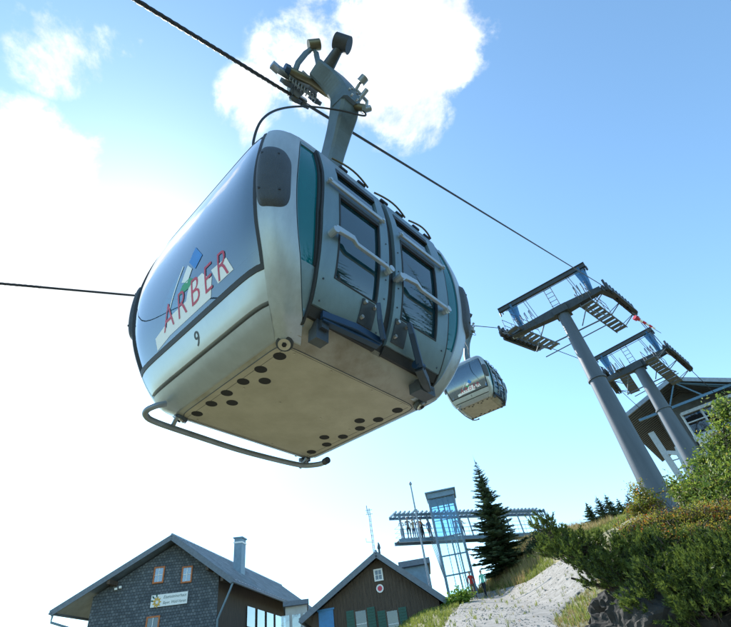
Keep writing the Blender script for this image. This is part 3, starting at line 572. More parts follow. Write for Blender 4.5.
M['needle'] = leafmat('spruce_needles', (.018, .045, .018), (.07, .11, .04), .25)
M['mugo'] = leafmat('pine_needles', (.010, .028, .006), (.15, .205, .035), .38)
M['bark'] = mat('bark', (.06, .045, .032), .9, 0, .3, 8, .8, 30)
M['leaf'] = leafmat('bright_leaves', (.045, .10, .018), (.26, .35, .06), .5, c3=(.38, .32, .07)); M['bush_or'] = leafmat('turning_leaves', (.12, .19, .025), (.38, .30, .05), .5, c3=(.58, .13, .03))
M['leaf_big'] = leafmat('broad_leaves', (.08, .18, .02), (.26, .38, .05), .5)
def tris(name, V, T, m, parent=None):
    me = bpy.data.meshes.new(name); me.from_pydata([tuple(v) for v in V], [], T); me.materials.append(m); o = bpy.data.objects.new(name, me); COL.objects.link(o)
    if parent: o.parent = parent
    return o
def spruce(base, h, rad, label, group, seed, dens=1.0, lean=0):
    rg = np.random.default_rng(seed); b = np.array(base, float); root = empty('spruce_tree', b, label, 'tree', group)
    mb = MB(); mb.tube([(0, 0, -.4), (0, 0, h * .5), (0, 0, h * .97)], [rad * .07 + .03, rad * .045 + .015, .008], 8); mb.build('trunk', M['bark'], root)
    V, T = [], []
    nlev = int(34 * dens)
    for li in range(nlev):
        t = min(.995, max(0, (li + rg.normal(0, .35)) / nlev)); z = h * (.05 + .94 * t ** .95); R = rad * (1 - t) ** .85 * rg.uniform(.72, 1.12) + .04 * rad; nb = int(rg.integers(6, 10) * (1 if t < .8 else .7))
        for k in range(nb):
            if rg.random() < .12: continue
            a = rg.uniform(0, 2 * PI); L = R * rg.uniform(.55, 1.15); d = np.array([math.cos(a), math.sin(a), 0]); s = np.array([-d[1], d[0], 0]); droop = -.28 * (1 - t) + .18 * t + rg.normal(0, .09)
            ns = max(4, int(9 * dens * L / rad + 4))
            for i in range(ns):
                u = (i + .5) / ns; p = d * L * u + np.array([0, 0, z + droop * L * u + .14 * L * u * u])
                for sd in (-1, 1):
                    ln = L * .34 * (1 - u * .6) * rg.uniform(.6, 1.2) + .03; e = p + (s * sd * ln * .8 + d * ln * .75) + np.array([0, 0, rg.uniform(-.35, .1) * ln]); w = ln * .2 + .012
                    q = len(V); V += [p - d * w * .5, p + d * w * .5 + np.array([0, 0, .01]), e, p + np.array([0, 0, -w * 1.1]) + d * w * .2]; T += [(q, q + 1, q + 2), (q + 1, q + 3, q + 2)]
    V += []
    for k in range(8): a = rg.uniform(0, 2 * PI); q = len(V); V += [np.array([0, 0, h * .95]), np.array([.02, .01, h * .96]), np.array([math.cos(a) * .06 * rad, math.sin(a) * .06 * rad, h * (1.0 + .01 * k)])]; T += [(q, q + 1, q + 2)]
    tris('crown', V, T, M['needle'], root); return root
def needle_clump(V, T, p, d, L, nn, rg, w=.0055, nl=.055):
    d = nrm(d); a = nrm(np.cross(d, (.3, .5, .8))); b = np.cross(d, a)
    for i in range(nn):
        u = rg.uniform(.1, 1); ph = rg.uniform(0, 2 * PI); r = a * math.cos(ph) + b * math.sin(ph); q = p + d * L * u; e = q + (r * .75 + d * .85) * nl * rg.uniform(.8, 1.25); s = nrm(np.cross(e - q, (.2, .9, .1))) * w
        k = len(V); V += [q - s, q + s, e]; T.append((k, k + 1, k + 2))
def lobed(lobes):
    W = np.array([l[1][0] * l[1][1] * l[1][2] for l in lobes]) ** .66; W /= W.sum(); return W
def pine_bush(name, base, lobes, n, label, m, seed, nn=22, L=.11, up=.55, nl=.055, w=.0055, part_='foliage', group=None, holes=.0):
    rg = np.random.default_rng(seed); b = np.array(base, float); root = empty(name, b, label, 'shrub', group); V, T = [], []; W = lobed(lobes); mb = MB()
    for i in range(n):
        if i % 11 == 0:
            c, r = lobes[rg.choice(len(lobes), p=W)]; v0 = nrm(rg.normal(size=3))
            if v0[2] < -.35: v0[2] = -v0[2] * .5
            k = rg.uniform(.4, 1.22) ** .7; p0 = np.array(c) + v0 * np.array(r) * k; d0 = nrm(v0 * .7 + np.array([0, 0, up]) + rg.normal(0, .2, 3))
        v = v0; p = p0 + rg.normal(0, .045, 3) + d0 * rg.uniform(-.05, .07)
        d = nrm(d0 + rg.normal(0, .3, 3)); needle_clump(V, T, p - b, d, L * rg.uniform(.6, 1.25), nn, rg, w, nl)
        if i % 3 == 0: mb.tube([p - b, p - b - d * L * .5 - v * .06], .005, 4, cap=False)
    for c, r in lobes:
        q = np.array(c) - b; mb.tube([(rg.uniform(-.3, .3), rg.uniform(-.3, .3), -.2), q * .55 + (0, 0, -.1), q], [.05, .035, .015], 6)
    tris(part_, V, T, m, root); mb.build('branch', M['bark'], root); return root
def leaf_bush(name, base, lobes, n, label, m, seed, ls=.05, cat='shrub', group=None, k0=.35, stems=True):
    rg = np.random.default_rng(seed); b = np.array(base, float); root = empty(name, b, label, cat, group); V, T = [], []; W = lobed(lobes); mb = MB()
    for i in range(n):
        c, r = lobes[rg.choice(len(lobes), p=W)]; v = nrm(rg.normal(size=3)); k = rg.uniform(k0, 1.05) * (1 + .2 * math.sin(v[0] * 6 + c[1]) * math.sin(v[2] * 7 + c[0] * 5)); p = np.array(c) + v * np.array(r) * k - b
        tw = nrm(rg.normal(size=3) + (0, 0, .3)); nv = nrm(rg.normal(size=3) + (0, 0, .9))
        for j in range(4):
            a = nrm(np.cross(nv, rg.normal(size=3))); s = np.cross(nv, a); q0 = p + tw * .03 * j + rg.normal(0, ls * .5, 3); l = ls * rg.uniform(.7, 1.3); k_ = len(V)
            V += [q0, q0 + a * l * .5 + s * l * .28, q0 + a * l - nv * l * .15, q0 + a * l * .5 - s * l * .28]; T.append((k_, k_ + 1, k_ + 2, k_ + 3))
        if i % 9 == 0 and stems: mb.tube([p + tw * .08, p - tw * .12, p - tw * .2 - (0, 0, .1)], .005, 4, cap=False)
    for c, r in lobes:
        q = np.array(c) - b; mb.tube([(q[0] * .3, q[1] * .3, -.3), q * .6 + (0, 0, -.1), q + (0, 0, r[2] * .5)], [.03, .02, .007], 6)
    tris('foliage', V, T, m, root)
    if mb.v: mb.build('branch', M['bark'], root)
    return root
def gz(p, d=0.): return np.array([p[0], p[1], float(ground(p[0], p[1])) - d])
# big spruce beside the viewing tower
tp = at(475, 461, 40.5); b = gz(tp); spruce(b, tp[2] - b[2], 2.1, 'tall dark spruce tree standing right of the glass lift tower', 'spruce trees by the path', 3, 2.5)
tops = [(586, 503, .50, 'leftmost of the small dark spruces on the skyline left of the pylons'), (596, 497, .62, 'small dark spruce on the skyline, second from the left and bushier'), (605, 495, .66, 'thin pointed dark spruce near the left end of the skyline row'), (617, 499, .6, 'small dark spruce in the middle of the skyline row'), (626, 495, .62, 'dark spruce in the skyline row, just right of its middle'), (635, 499, .6, 'low dark spruce near the right end of the skyline row'), (642, 490, .7, 'rightmost and tallest small spruce beside the large pylon')]
for i, (px, py, rr, lb) in enumerate(tops):
    D = 41 + (i % 3) * 1.3; t = at(px, py, D); bb = at(px + 12, 531, D); spruce(np.array([t[0], t[1], bb[2] - .6]), t[2] - bb[2] + .6, rr * 2.1, lb, 'small spruces on the skyline', 20 + i, 1.3)
# foreground shrubs
def Lb(px, py, D, rx, rz=None): p = at(px, py, D); return (tuple(p), (rx, rx, rz or rx * .8))
pb = at(660, 585, 8.2)
pine_bush('mountain_pine', pb, [Lb(551, 533, 8.4, .15, .17), Lb(560, 549, 8.3, .22, .2), Lb(574, 557, 8.1, .25), Lb(590, 552, 8.1, .27), Lb(600, 572, 7.9, .28), Lb(571, 578, 8.0, .12), Lb(622, 556, 8.2, .36), Lb(625, 582, 7.9, .36), Lb(650, 555, 8.4, .36), Lb(655, 580, 7.9, .42), Lb(690, 572, 8.1, .45), Lb(690, 602, 7.5, .48), Lb(655, 604, 7.5, .34), Lb(715, 625, 7.3, .4), Lb(728, 572, 7.9, .45), Lb(735, 605, 7.5, .5), Lb(760, 580, 8, .6)], 5600, 'large dark mountain pine bush with upright shoots, overhanging the boulder in the right foreground', M['mugo'], 5, nn=30, L=.13, nl=.038, w=.0055)
leaf_bush('bilberry_bush', at(700, 530, 9.2), [Lb(634, 530, 9.3, .28, .14), Lb(662, 525, 9.2, .42, .18), Lb(695, 521, 9.2, .5, .2), Lb(735, 517, 9.2, .55, .22), Lb(690, 536, 8.7, .45, .13), Lb(730, 535, 8.6, .5, .16), Lb(655, 536, 8.8, .3, .08)], 8000, 'low bilberry bush turning orange and red on top of the mountain pine', M['bush_or'], 6, .03)
leaf_bush('willow_bush', at(715, 520, 10.5), [Lb(727, 412, 10.3, .32, .3), Lb(722, 440, 10.6, .36, .3), Lb(734, 455, 10.4, .5, .5), Lb(708, 463, 10.8, .36, .34), Lb(700, 486, 10.6, .42, .38), Lb(723, 492, 10.3, .5, .4), Lb(688, 497, 10.8, .26), Lb(676, 489, 11, .2, .3), Lb(760, 430, 10.3, .6, .7), Lb(752, 490, 10, .7, .6)], 3300, 'tall willow bush with bright yellow green leaves at the right edge', M['leaf'], 8, .065, k0=.2)
leaf_bush('rowan_bush', at(655, 505, 12.5), [Lb(641, 497, 12.6, .22, .34), Lb(650, 505, 12.4, .3, .25), Lb(636, 510, 12.4, .22, .15), Lb(700, 500, 11.8, .25, .2)], 1100, 'small orange and green bush at the foot of the large pylon', M['bush_or'], 9, .05)
p = gz(hit(463, 604)); p[2] -= .1
leaf_bush('broad_leaved_bush', p, [((p[0], p[1], p[2] + .45), (.75, .6, .5)), ((p[0] - .6, p[1], p[2] + .25), (.5, .5, .35))], 420, 'bright green broad leaved bush beside the path below the lift tower', M['leaf_big'], 11, .16)
leaf_bush('mountain_pine_shrub', gz(at(549, 560, 38)), [Lb(545, 541, 38, 1.0, .9), Lb(535, 549, 38.5, .7, .6)], 1300, 'low dark shrub on top of the grassy bank right of the spruce', M['needle'], 12, .13)
# boulder
import bmesh
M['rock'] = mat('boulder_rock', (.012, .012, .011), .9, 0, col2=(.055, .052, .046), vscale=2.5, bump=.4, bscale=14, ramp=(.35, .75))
from mathutils import noise as mn
def rock(name, c, r, label, seed, sub=6):
    bm = bmesh.new(); bmesh.ops.create_icosphere(bm, subdivisions=sub, radius=1)
    for v in bm.verts:
        p = v.co.copy(); n = mn.fractal(p * 1.5 + Vector((seed, 0, 0)), .85, 2.1, 8); rg = abs(mn.noise(p * 2.3 + Vector((0, seed, 0)))); s = 1 + .26 * n - .22 * rg
        v.co = Vector((p.x * r[0] * s, p.y * r[1] * s, p.z * r[2] * s))
    me = bpy.data.meshes.new(name); bm.to_mesh(me); bm.free(); me.materials.append(M['rock']); o = bpy.data.objects.new(name, me); COL.objects.link(o); o.location = [float(a) for a in c]
    return tag(o, label, 'rock')
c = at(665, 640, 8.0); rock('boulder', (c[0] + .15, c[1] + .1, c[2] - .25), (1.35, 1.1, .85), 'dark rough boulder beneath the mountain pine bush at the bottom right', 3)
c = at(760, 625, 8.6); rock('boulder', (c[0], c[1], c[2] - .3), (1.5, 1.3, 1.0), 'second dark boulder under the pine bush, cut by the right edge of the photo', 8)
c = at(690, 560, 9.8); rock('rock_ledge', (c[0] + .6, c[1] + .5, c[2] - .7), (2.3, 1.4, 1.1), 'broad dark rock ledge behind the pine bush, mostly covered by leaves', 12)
CLOUD = (3.7, 3.8, 3.95); EXPO = 1.15

# ------------------------------------------------------------------ pylons
def pylon(c, arm_ax, half_l, half_r, ztop, pole_r, base_z, trains, k, label, group):
    """c = pole axis (x,y); arm_ax horizontal unit vector to the right; trains: (start,end) points of the rope at each side"""
    a = nrm([arm_ax[0], arm_ax[1], 0]); r = np.array([-a[1], a[0], 0]); c = np.array([c[0], c[1], 0.]); Z = np.array([0, 0, 1.])
    P = lambda x, y, z: c + a * x + r * y + Z * z
    T = Thing('lift_pylon', P(0, 0, base_z), label, 'pylon', group)
    mb = MB(); mb.tube([P(0, 0, base_z), P(0, 0, lerp(base_z, ztop, .35)), P(0, 0, ztop)], [pole_r * 1.85, pole_r * 1.5, pole_r], 28)
    pole = T.part(mb, 'pole', M['pylon'])
    for t in (.12, .62): mb = MB(); mb.tube([P(0, 0, lerp(base_z, ztop, t) - .05), P(0, 0, lerp(base_z, ztop, t) + .05)], pole_r * (1.9 - .9 * t) + .05, 28, smooth=False); T.part(mb, 'flange', M['pylon'], pole)
    mb = MB(); y0 = -pole_r * 2.0
    for s in (-1, 1): mb.beam(P(s * .2, -y0, base_z + .5), P(s * .2, -y0 * .8, ztop), .035, .035)
    for i in range(int((ztop - base_z) / .45)): z = base_z + .6 + i * .45; yy = -lerp(y0, y0 * .8, (z - base_z) / (ztop - base_z)); mb.beam(P(-.2, yy, z), P(.2, yy, z), .025, .025)
    T.part(mb, 'ladder', M['darksteel'])
    mb = MB(); mb.beam(P(-half_l, 0, ztop + .25), P(0, 0, ztop + .2), .34 * k, .34 * k, w2=.46 * k, h2=.62 * k); mb.beam(P(0, 0, ztop + .2), P(half_r, 0, ztop + .25), .46 * k, .62 * k, w2=.34 * k, h2=.34 * k)
    mb.box(P(0, 0, ztop + .1), (.9 * k, .9 * k, .5 * k), (a, r, Z))
    arm = T.part(mb, 'crossarm', M['pylon_dark'])
    # lifting frame above the arm
    zg = ztop + 2.15 * k; mb = MB(); mb.beam(P(-half_l * 1.05, -.3, zg), P(half_r * .98, -.3, zg), .2 * k, .26 * k); mb.beam(P(-half_l * 1.05, -.3, zg + .15), P(half_r * .98, -.3, zg + .15), .30 * k, .05 * k)
    for x in (-half_l * 1.04, half_r * .97): mb.beam(P(x, -.3, zg - .12), P(x, -.3, zg - .42 * k), .08, .1); mb.beam(P(x * .95, -.3, zg - .12), P(x * .95, -.3, zg - .36 * k), .05, .08)
    T.part(mb, 'lifting_beam', M['pylon_dark'])
    for x in (-half_l * .78, half_r * .80):
        mb = MB(); mb.poly([P(x - .34 * k, -.28, zg - .1), P(x + .34 * k, -.28, zg - .1), P(x + .12 * k, -.06, ztop + .5 * k), P(x - .12 * k, -.06, ztop + .5 * k)], r, .1)
        mb.poly([P(x - .05, -.6, zg - .1), P(x + .05, -.6, zg - .1), P(x + .05, -.1, ztop + .5 * k), P(x - .05, -.1, ztop + .5 * k)], a, .03)
        T.part(mb, 'bracket_plate', M['blue2'])
    # bars hanging from the beam, ladder in the middle, ropes
    mb = MB()
    for x in (-half_l * .55, -half_l * .5, half_r * .45, half_r * .5): mb.tube([P(x, -.25, zg), P(x + .25, .2, ztop + .4)], .022, 6)
    mb.tube([P(-half_l * .9, -.45, zg - .35), P(half_r * .9, -.45, zg - .35)], .022, 6)
    T.part(mb, 'tie_rod', M['pylon_mid'])
    mb = MB()
    for s in (-.22, .22): mb.tube([P(-.15 + s, -.3, zg), P(-.1 + s, -.1, ztop + .4)], .024, 6)
    for i in range(5): z = lerp(zg, ztop + .5, (i + .6) / 5); mb.tube([P(-.37, -.2, z), P(.1, -.2, z)], .018, 6)
    T.part(mb, 'rung_ladder', M['pylon_mid'])
    for si, (A, B) in enumerate(trains):
        A = np.array(A); B = np.array(B); d = nrm(B - A); L = np.linalg.norm(B - A); sx_ = nrm(np.cross(d, Z)); up = np.cross(sx_, d)
        t = lambda s, q, v: A + d * s + sx_ * q + up * v
        sg = 1 if si else -1
        mb = MB(); nwh = 10
        mb.beam(t(L * .04, sg * .2, -.30), t(L * .96, sg * .2, -.30), .10, .34); mb.beam(t(L * .12, sg * .26, -.52), t(L * .88, sg * .26, -.52), .14, .16)
        for j in range(3): u0 = L * (.02 + j * .335); mb.beam(t(u0, sg * .14, -.40), t(u0 + L * .29, sg * .14, -.40), .08, .2)
        for j in range(6): u0 = L * (.02 + j / 6.1); mb.beam(t(u0, -sg * .1, -.26), t(u0 + L / 7.5, -sg * .1, -.26), .05, .09)
        mb.beam(t(L * .3, .1, -.4), c + a * (half_r if si else -half_l) * .97 + Z * (ztop + .25), .3, .25)
        tr = T.part(mb, 'sheave_train', M['pylon_dark'])
        for j in range(nwh):
            mb = MB(); p = t(L * (j + .5) / nwh, 0, -.27); mb.disc(p, sx_, .25 * k, .13, 16); mb.disc(p, sx_, .06, .14, 10, 1); T.part(mb, 'sheave', [M['rubber'], M['pylon_mid']], tr)
        for j in range(nwh): mb = MB(); p = t(L * (j + .5) / nwh, sg * .16, -.05); mb.beam(p - up * .2, p + up * .42 + d * .12, .12, .12); T.part(mb, 'rope_catcher', M['pylon_dark'], tr)
        # catwalk beside the train: grating steps and rails
        mb = MB(); q0, q1 = (-.75, -1.45) if si else (.65, 1.35); v0 = -.95
        for q in (q0, q1): mb.beam(t(-L * .1, q, v0), t(L * .95, q, v0), .06, .1)
        ns = 9
        for j in range(ns): u0 = lerp(-L * .08, L * .9, j / (ns - 1)); mb.beam(t(u0, q0, v0), t(u0, q1, v0), .34, .06, up=up)
        for u0 in (0, L * .45, L * .9): mb.tube([t(u0, q0, v0), t(u0, .1, -.45)], .03, 6); mb.tube([t(u0, q1, v0), t(u0, .1, -.45)], .022, 6)
        cw = T.part(mb, 'catwalk', M['pylon_mid'], None)
        mb = MB()
        for q in (q0, q1):
            for v in (.55, 1.0): mb.tube([t(-L * .1, q, v0 + v), t(L * .5, q, v0 + v)], .02, 6)
            for u0 in (-L * .1, L * .1, L * .3, L * .5): mb.tube([t(u0, q, v0), t(u0, q, v0 + 1.0)], .02, 6)
        T.part(mb, 'railing', M['pylon_mid'], cw)
        # rounded cage hoops by the arm
        mb = MB()
        for j in range(4):
            x = (half_r * (.50 + .09 * j)) if si else (-half_l * (.50 + .09 * j)); mb.tube([P(x, -.3, ztop + .1), P(x, -.75, ztop + .2), P(x, -.85, ztop + .7), P(x, -.6, ztop + .95), P(x, -.3, ztop + .6)], .022, 6)
        T.part(mb, 'safety_cage', M['pylon_mid'], None)
    # lower service frame
    mb = MB(); zl = ztop - 1.25
    mb.tube([P(-half_l * .75, .6, zl + .05), P(half_r * .85, .6, zl + .05)], .045, 8); mb.tube([P(half_r * .85, .6, zl), P(half_r * .35, .1, ztop + .1)], .035, 8); mb.tube([P(-half_l * .75, .6, zl), P(-half_l * .35, .1, ztop + .1)], .035, 8)
    mb.tube([P(half_r * .25, .2, zl - .0), P(half_r * .62, .2, ztop + .1)], .035, 8); mb.tube([P(-half_l * .72, 2.2, zl + .3), P(half_r * .8, 2.2, zl + .5)], .035, 8)
    T.part(mb, 'service_frame', M['pylon_mid'])
    return T
M['pylon_mid'] = mat('catwalk_steel', (.12, .14, .155), .5, .45, .15, 5); M['pylon'] = mat('pylon_galvanised', (.085, .105, .128), .5, .35, .12, 1.2, .04, 40, streak=(2, 2, .3)); M['pylon_dark'] = mat('pylon_dark_paint', (.05, .06, .066), .5, .4, .15, 4); M['blue2'] = mat('pylon_blue', (.06, .20, .42), .4, .2)
c1 = at(562, 312, 26.0); eL = at(509, 328, 26.4); eR = at(601, 289, 25.7); ax = (eR - eL)[:2]; ax = ax / np.linalg.norm(ax)
hl = float(-(eL - c1)[:2] @ ax); hr = float((eR - c1)[:2] @ ax); print('pyl1', c1, eL, eR, hl, hr)
pylon(c1[:2], ax, hl, hr, c1[2] - .1, .33, float(ground(*c1[:2])) - .5, [(LA, LB), (PA, PB)], 1.0, 'nearer and taller cableway pylon, steel pole with a crossarm of sheave wheels', 'cableway pylons')
c2 = at(638, 367, 38.0); eL = at(603, 370.5, 38.4); eR = at(667, 350, 37.6); ax = (eR - eL)[:2]; ax = ax / np.linalg.norm(ax)
hl = float(-(eL - c2)[:2] @ ax); hr = float((eR - c2)[:2] @ ax); print('pyl2', c2, eL, eR, hl, hr, QA, QB, MA, MB_)
pylon(c2[:2], ax, hl, hr, c2[2] - .1, .36, float(ground(*c2[:2])) - .5, [(MA, MB_), (QA, QB)], 1.0, 'second cableway pylon, farther back, in front of the station gable', 'cableway pylons')
# marker and thin cables between the pylons
cA = at(632, 312, 27.5); cB = at(661, 333, 37); 
mb = MB(); mb.tube([cA, cA * .5 + cB * .5 - (0, 0, .25), cB], .022, 6); mb.tube([at(638, 319, 29), at(664, 350, 36.5)], .02, 6)
lone(mb, 'signal_cable', M['rope'], cA, 'two thin signal cables strung between the two pylons', 'cable')
mb = MB(); m0 = at(636, 318, 29.); m1 = at(655, 328.5, 30.)
for i in range(6): a = m0 + (m1 - m0) * (i / 6 + .02); b = m0 + (m1 - m0) * ((i + 1) / 6); mb.tube([a, b], [.10 - .008 * i, .092 - .008 * i], 10, mi=i % 2)
mb.disc(m0, (m1 - m0), .17, .2, 12, 0)
lone(mb, 'cable_marker', [M['red'], M['white']], m0, 'red and white striped marker on the cable above the far pylon', 'marker')

# ------------------------------------------------------------------ houses
def woodmat(name, c1, c2, s=(6, 6, .5)): return mat(name, c1, .8, 0, col2=c2, vscale=3, bump=.5, bscale=14, streak=s, ramp=(.3, .7))
M['wood'] = woodmat('dark_wood_boards', (.045, .032, .024), (.11, .08, .058)); M['trim'] = mat('fascia_board', (.13, .16, .20), .6, 0, .15, 6); M['roofm'] = mat('metal_roofing', (.20, .25, .31), .38, .4, .2, 1.4, .1, 20)
M['soffit'] = woodmat('soffit_boards', (.07, .055, .045), (.12, .10, .08)); M['orange_fr'] = mat('orange_window_frame', (.42, .13, .035), .55); M['whitep'] = mat('white_paint', (.75, .77, .78), .5, 0, .05); M['greensh'] = mat('green_shutter', (.015, .085, .065), .55)
M['bluesh'] = mat('blue_door_paint', (.04, .20, .45), .5); M['chim'] = mat('chimney_metal', (.16, .24, .31), .5, .3, .15, 3); M['dark'] = mat('dark_opening', (.012, .014, .018), .6); M['pale'] = mat('pale_render', (.50, .50, .48), .7, 0, .1, 2)
def shingles():
    m = bpy.data.materials.new('shingle_cladding'); m.use_nodes = True; nt = m.node_tree; N = nt.nodes; L = nt.links; p = N['Principled BSDF']; p.inputs['Roughness'].default_value = .8
    tc = N.new('ShaderNodeTexCoord'); sp = N.new('ShaderNodeSeparateXYZ'); cb = N.new('ShaderNodeCombineXYZ'); nz = N.new('ShaderNodeTexNoise'); nz.inputs['Scale'].default_value = 1.6; nz.inputs['Detail'].default_value = 4
    mx0 = N.new('ShaderNodeMix'); mx0.data_type = 'VECTOR'; mx0.inputs[0].default_value = .11; L.new(tc.outputs['Object'], mx0.inputs[4]); L.new(nz.outputs['Color'], mx0.inputs[5])
    L.new(tc.outputs['Object'], nz.inputs[0]); L.new(mx0.outputs[1], sp.inputs[0]); L.new(sp.outputs[0], cb.inputs[0]); L.new(sp.outputs[2], cb.inputs[1])
    br = N.new('ShaderNodeTexBrick'); br.inputs['Scale'].default_value = 1; br.inputs['Brick Width'].default_value = .17; br.inputs['Row Height'].default_value = .16; br.inputs['Mortar Size'].default_value = .014; br.inputs['Bias'].default_value = -.2
    br.inputs['Color1'].default_value = (.10, .125, .155, 1); br.inputs['Color2'].default_value = (.21, .24, .275, 1); br.inputs['Mortar'].default_value = (.05, .06, .07, 1); L.new(cb.outputs[0], br.inputs[0])
    n2 = N.new('ShaderNodeTexNoise'); n2.inputs['Scale'].default_value = .8; n2.inputs['Detail'].default_value = 6; L.new(tc.outputs['Object'], n2.inputs[0]); mu = N.new('ShaderNodeMix'); mu.data_type = 'RGBA'; mu.blend_type = 'MULTIPLY'; mu.inputs[0].default_value = .6; L.new(br.outputs[0], mu.inputs[6]); L.new(n2.outputs[0], mu.inputs[7]); L.new(mu.outputs[2], p.inputs['Base Color'])
    b = N.new('ShaderNodeBump'); b.inputs['Strength'].default_value = .7; b.inputs['Distance'].default_value = .03; L.new(br.outputs['Fac'], b.inputs['Height']); b.invert = True; L.new(b.outputs[0], p.inputs['Normal']); return m
M['shingle'] = shingles()
class Gable:
    def __init__(s, name, apex, eL, eR, az, length, over, wl, wr, zb, label, wallm, sidem, cat='house'):
        s.O = np.array([apex[0], apex[1], 0.]); s.za = apex[2]; v = np.array(eR[:2]) - np.array(eL[:2]); s.a = np.array([*nrm(v), 0.]); s.r = np.array([math.sin(az), math.cos(az), 0.]); s.uL = float((np.array(eL[:2]) - s.O[:2]) @ s.a[:2]); s.uR = float((np.array(eR[:2]) - s.O[:2]) @ s.a[:2]); s.zL = eL[2]; s.zR = eR[2]
        s.nf = nrm(np.cross(s.a, (0, 0, 1)))            # towards the viewer
        P = s.P; s.T = Thing(name, P(0, over, zb), label, cat); th = .16
        zl = lambda u: s.za + (s.zL - s.za) * (u / s.uL) if u < 0 else s.za + (s.zR - s.za) * (u / s.uR); s.zl = zl
        mb = MB(); pts = [(wl, zb), (wr, zb), (wr, zl(wr) - th), (0, s.za - th), (wl, zl(wl) - th)]
        A = [P(u, over, z) for u, z in pts]; B = [P(u, length, z) for u, z in pts]
        mb.add(A + B, [(0, 1, 2, 3, 4), (9, 8, 7, 6, 5)], 0); mb.add(A + B, [(0, 5, 6, 1), (1, 6, 7, 2), (4, 9, 5, 0), (2, 7, 8, 3), (3, 8, 9, 4)], 1)
        s.wall = s.T.part(mb, 'wall', [wallm, sidem])
        mb = MB()
        for (ue, ze) in ((s.uL, s.zL), (s.uR, s.zR)):
            n = nrm(np.cross(s.r, s.a * ue + np.array([0, 0, ze - s.za]))); n = n if n[2] > 0 else -n
            q = [P(0, 0, s.za), P(ue, 0, ze), P(ue, length + .5, ze), P(0, length + .5, s.za)]; mb.add(q + [p + n * .14 for p in q], [(0, 1, 2, 3), (4, 5, 6, 7), (0, 1, 5, 4), (1, 2, 6, 5), (2, 3, 7, 6), (3, 0, 4, 7)], 0)
            # standing seams
            for j in range(int(length / .55)): y = .3 + j * .55; mb.beam(P(0, y, s.za) + n * .16, P(ue, y, ze) + n * .16, .03, .05, up=n)
        s.roof = s.T.part(mb, 'roof', [M['roofm']])
        mb = MB()
        for (ue, ze) in ((s.uL, s.zL), (s.uR, s.zR)): mb.beam(P(0, -.05, s.za - .02), P(ue * 1.01, -.05, ze - .02), .07, .34); 
        s.T.part(mb, 'verge_board', M['trim'], s.roof)
        mb = MB()
        for (ue, ze) in ((s.uL, s.zL), (s.uR, s.zR)): mb.tube([P(ue * 1.01, -.1, ze - .02), P(ue * 1.01, length + .5, ze - .02)], .09, 8)
        s.T.part(mb, 'gutter', M['trim'], s.roof)
        mb = MB(); mb.tube([P(0, -.05, s.za + .16), P(0, length + .5, s.za + .16)], .1, 8); s.T.part(mb, 'ridge_cap', M['roofm'], s.roof)
        s.over = over; s.zb = zb; s.length = length
    def P(s, u, v, z): return s.O + s.a * u + s.r * v + np.array([0, 0, z])
    def F(s, u, z, d=0): return s.P(u, s.over, z) + s.nf * d
    def frame_at(s, px, py):
        """u, z of the facade point seen at a pixel"""
        v = C2W @ np.array([px - CXP, py - CYP, FP]); n = s.nf; P0 = s.P(0, s.over, 0); q = v * ((n @ P0) / (n @ v)); return float((q - P0) @ s.a), float(q[2])
    def window(s, u, z, w, h, fm, gm, bars=(1, 1), name='window', fw=.09):
        mb = MB(); ax = (s.a, s.nf, (0, 0, 1))
        for x in (-1, 1): mb.box(s.F(u + x * (w / 2), z, .03), (fw, .12, h + fw), ax)
        for y in (-1, 1): mb.box(s.F(u, z + y * h / 2, .03), (w - fw, .12, fw), ax)
        fr = s.T.part(mb, name, fm); mb = MB(); mb.box(s.F(u, z, .045), (w - fw, .02, h - fw), ax); s.T.part(mb, 'pane', gm, fr)
        mb = MB()
        for i in range(bars[0]): mb.box(s.F(u - w / 2 + w * (i + 1) / (bars[0] + 1), z, .065), (.035, .03, h - fw), ax)
        for j in range(bars[1]): mb.box(s.F(u, z - h / 2 + h * (j + 1) / (bars[1] + 1), .067), (w - fw, .03, .035), ax)
        if mb.v: s.T.part(mb, 'glazing_bar', M['whitep'], fr)
        return fr
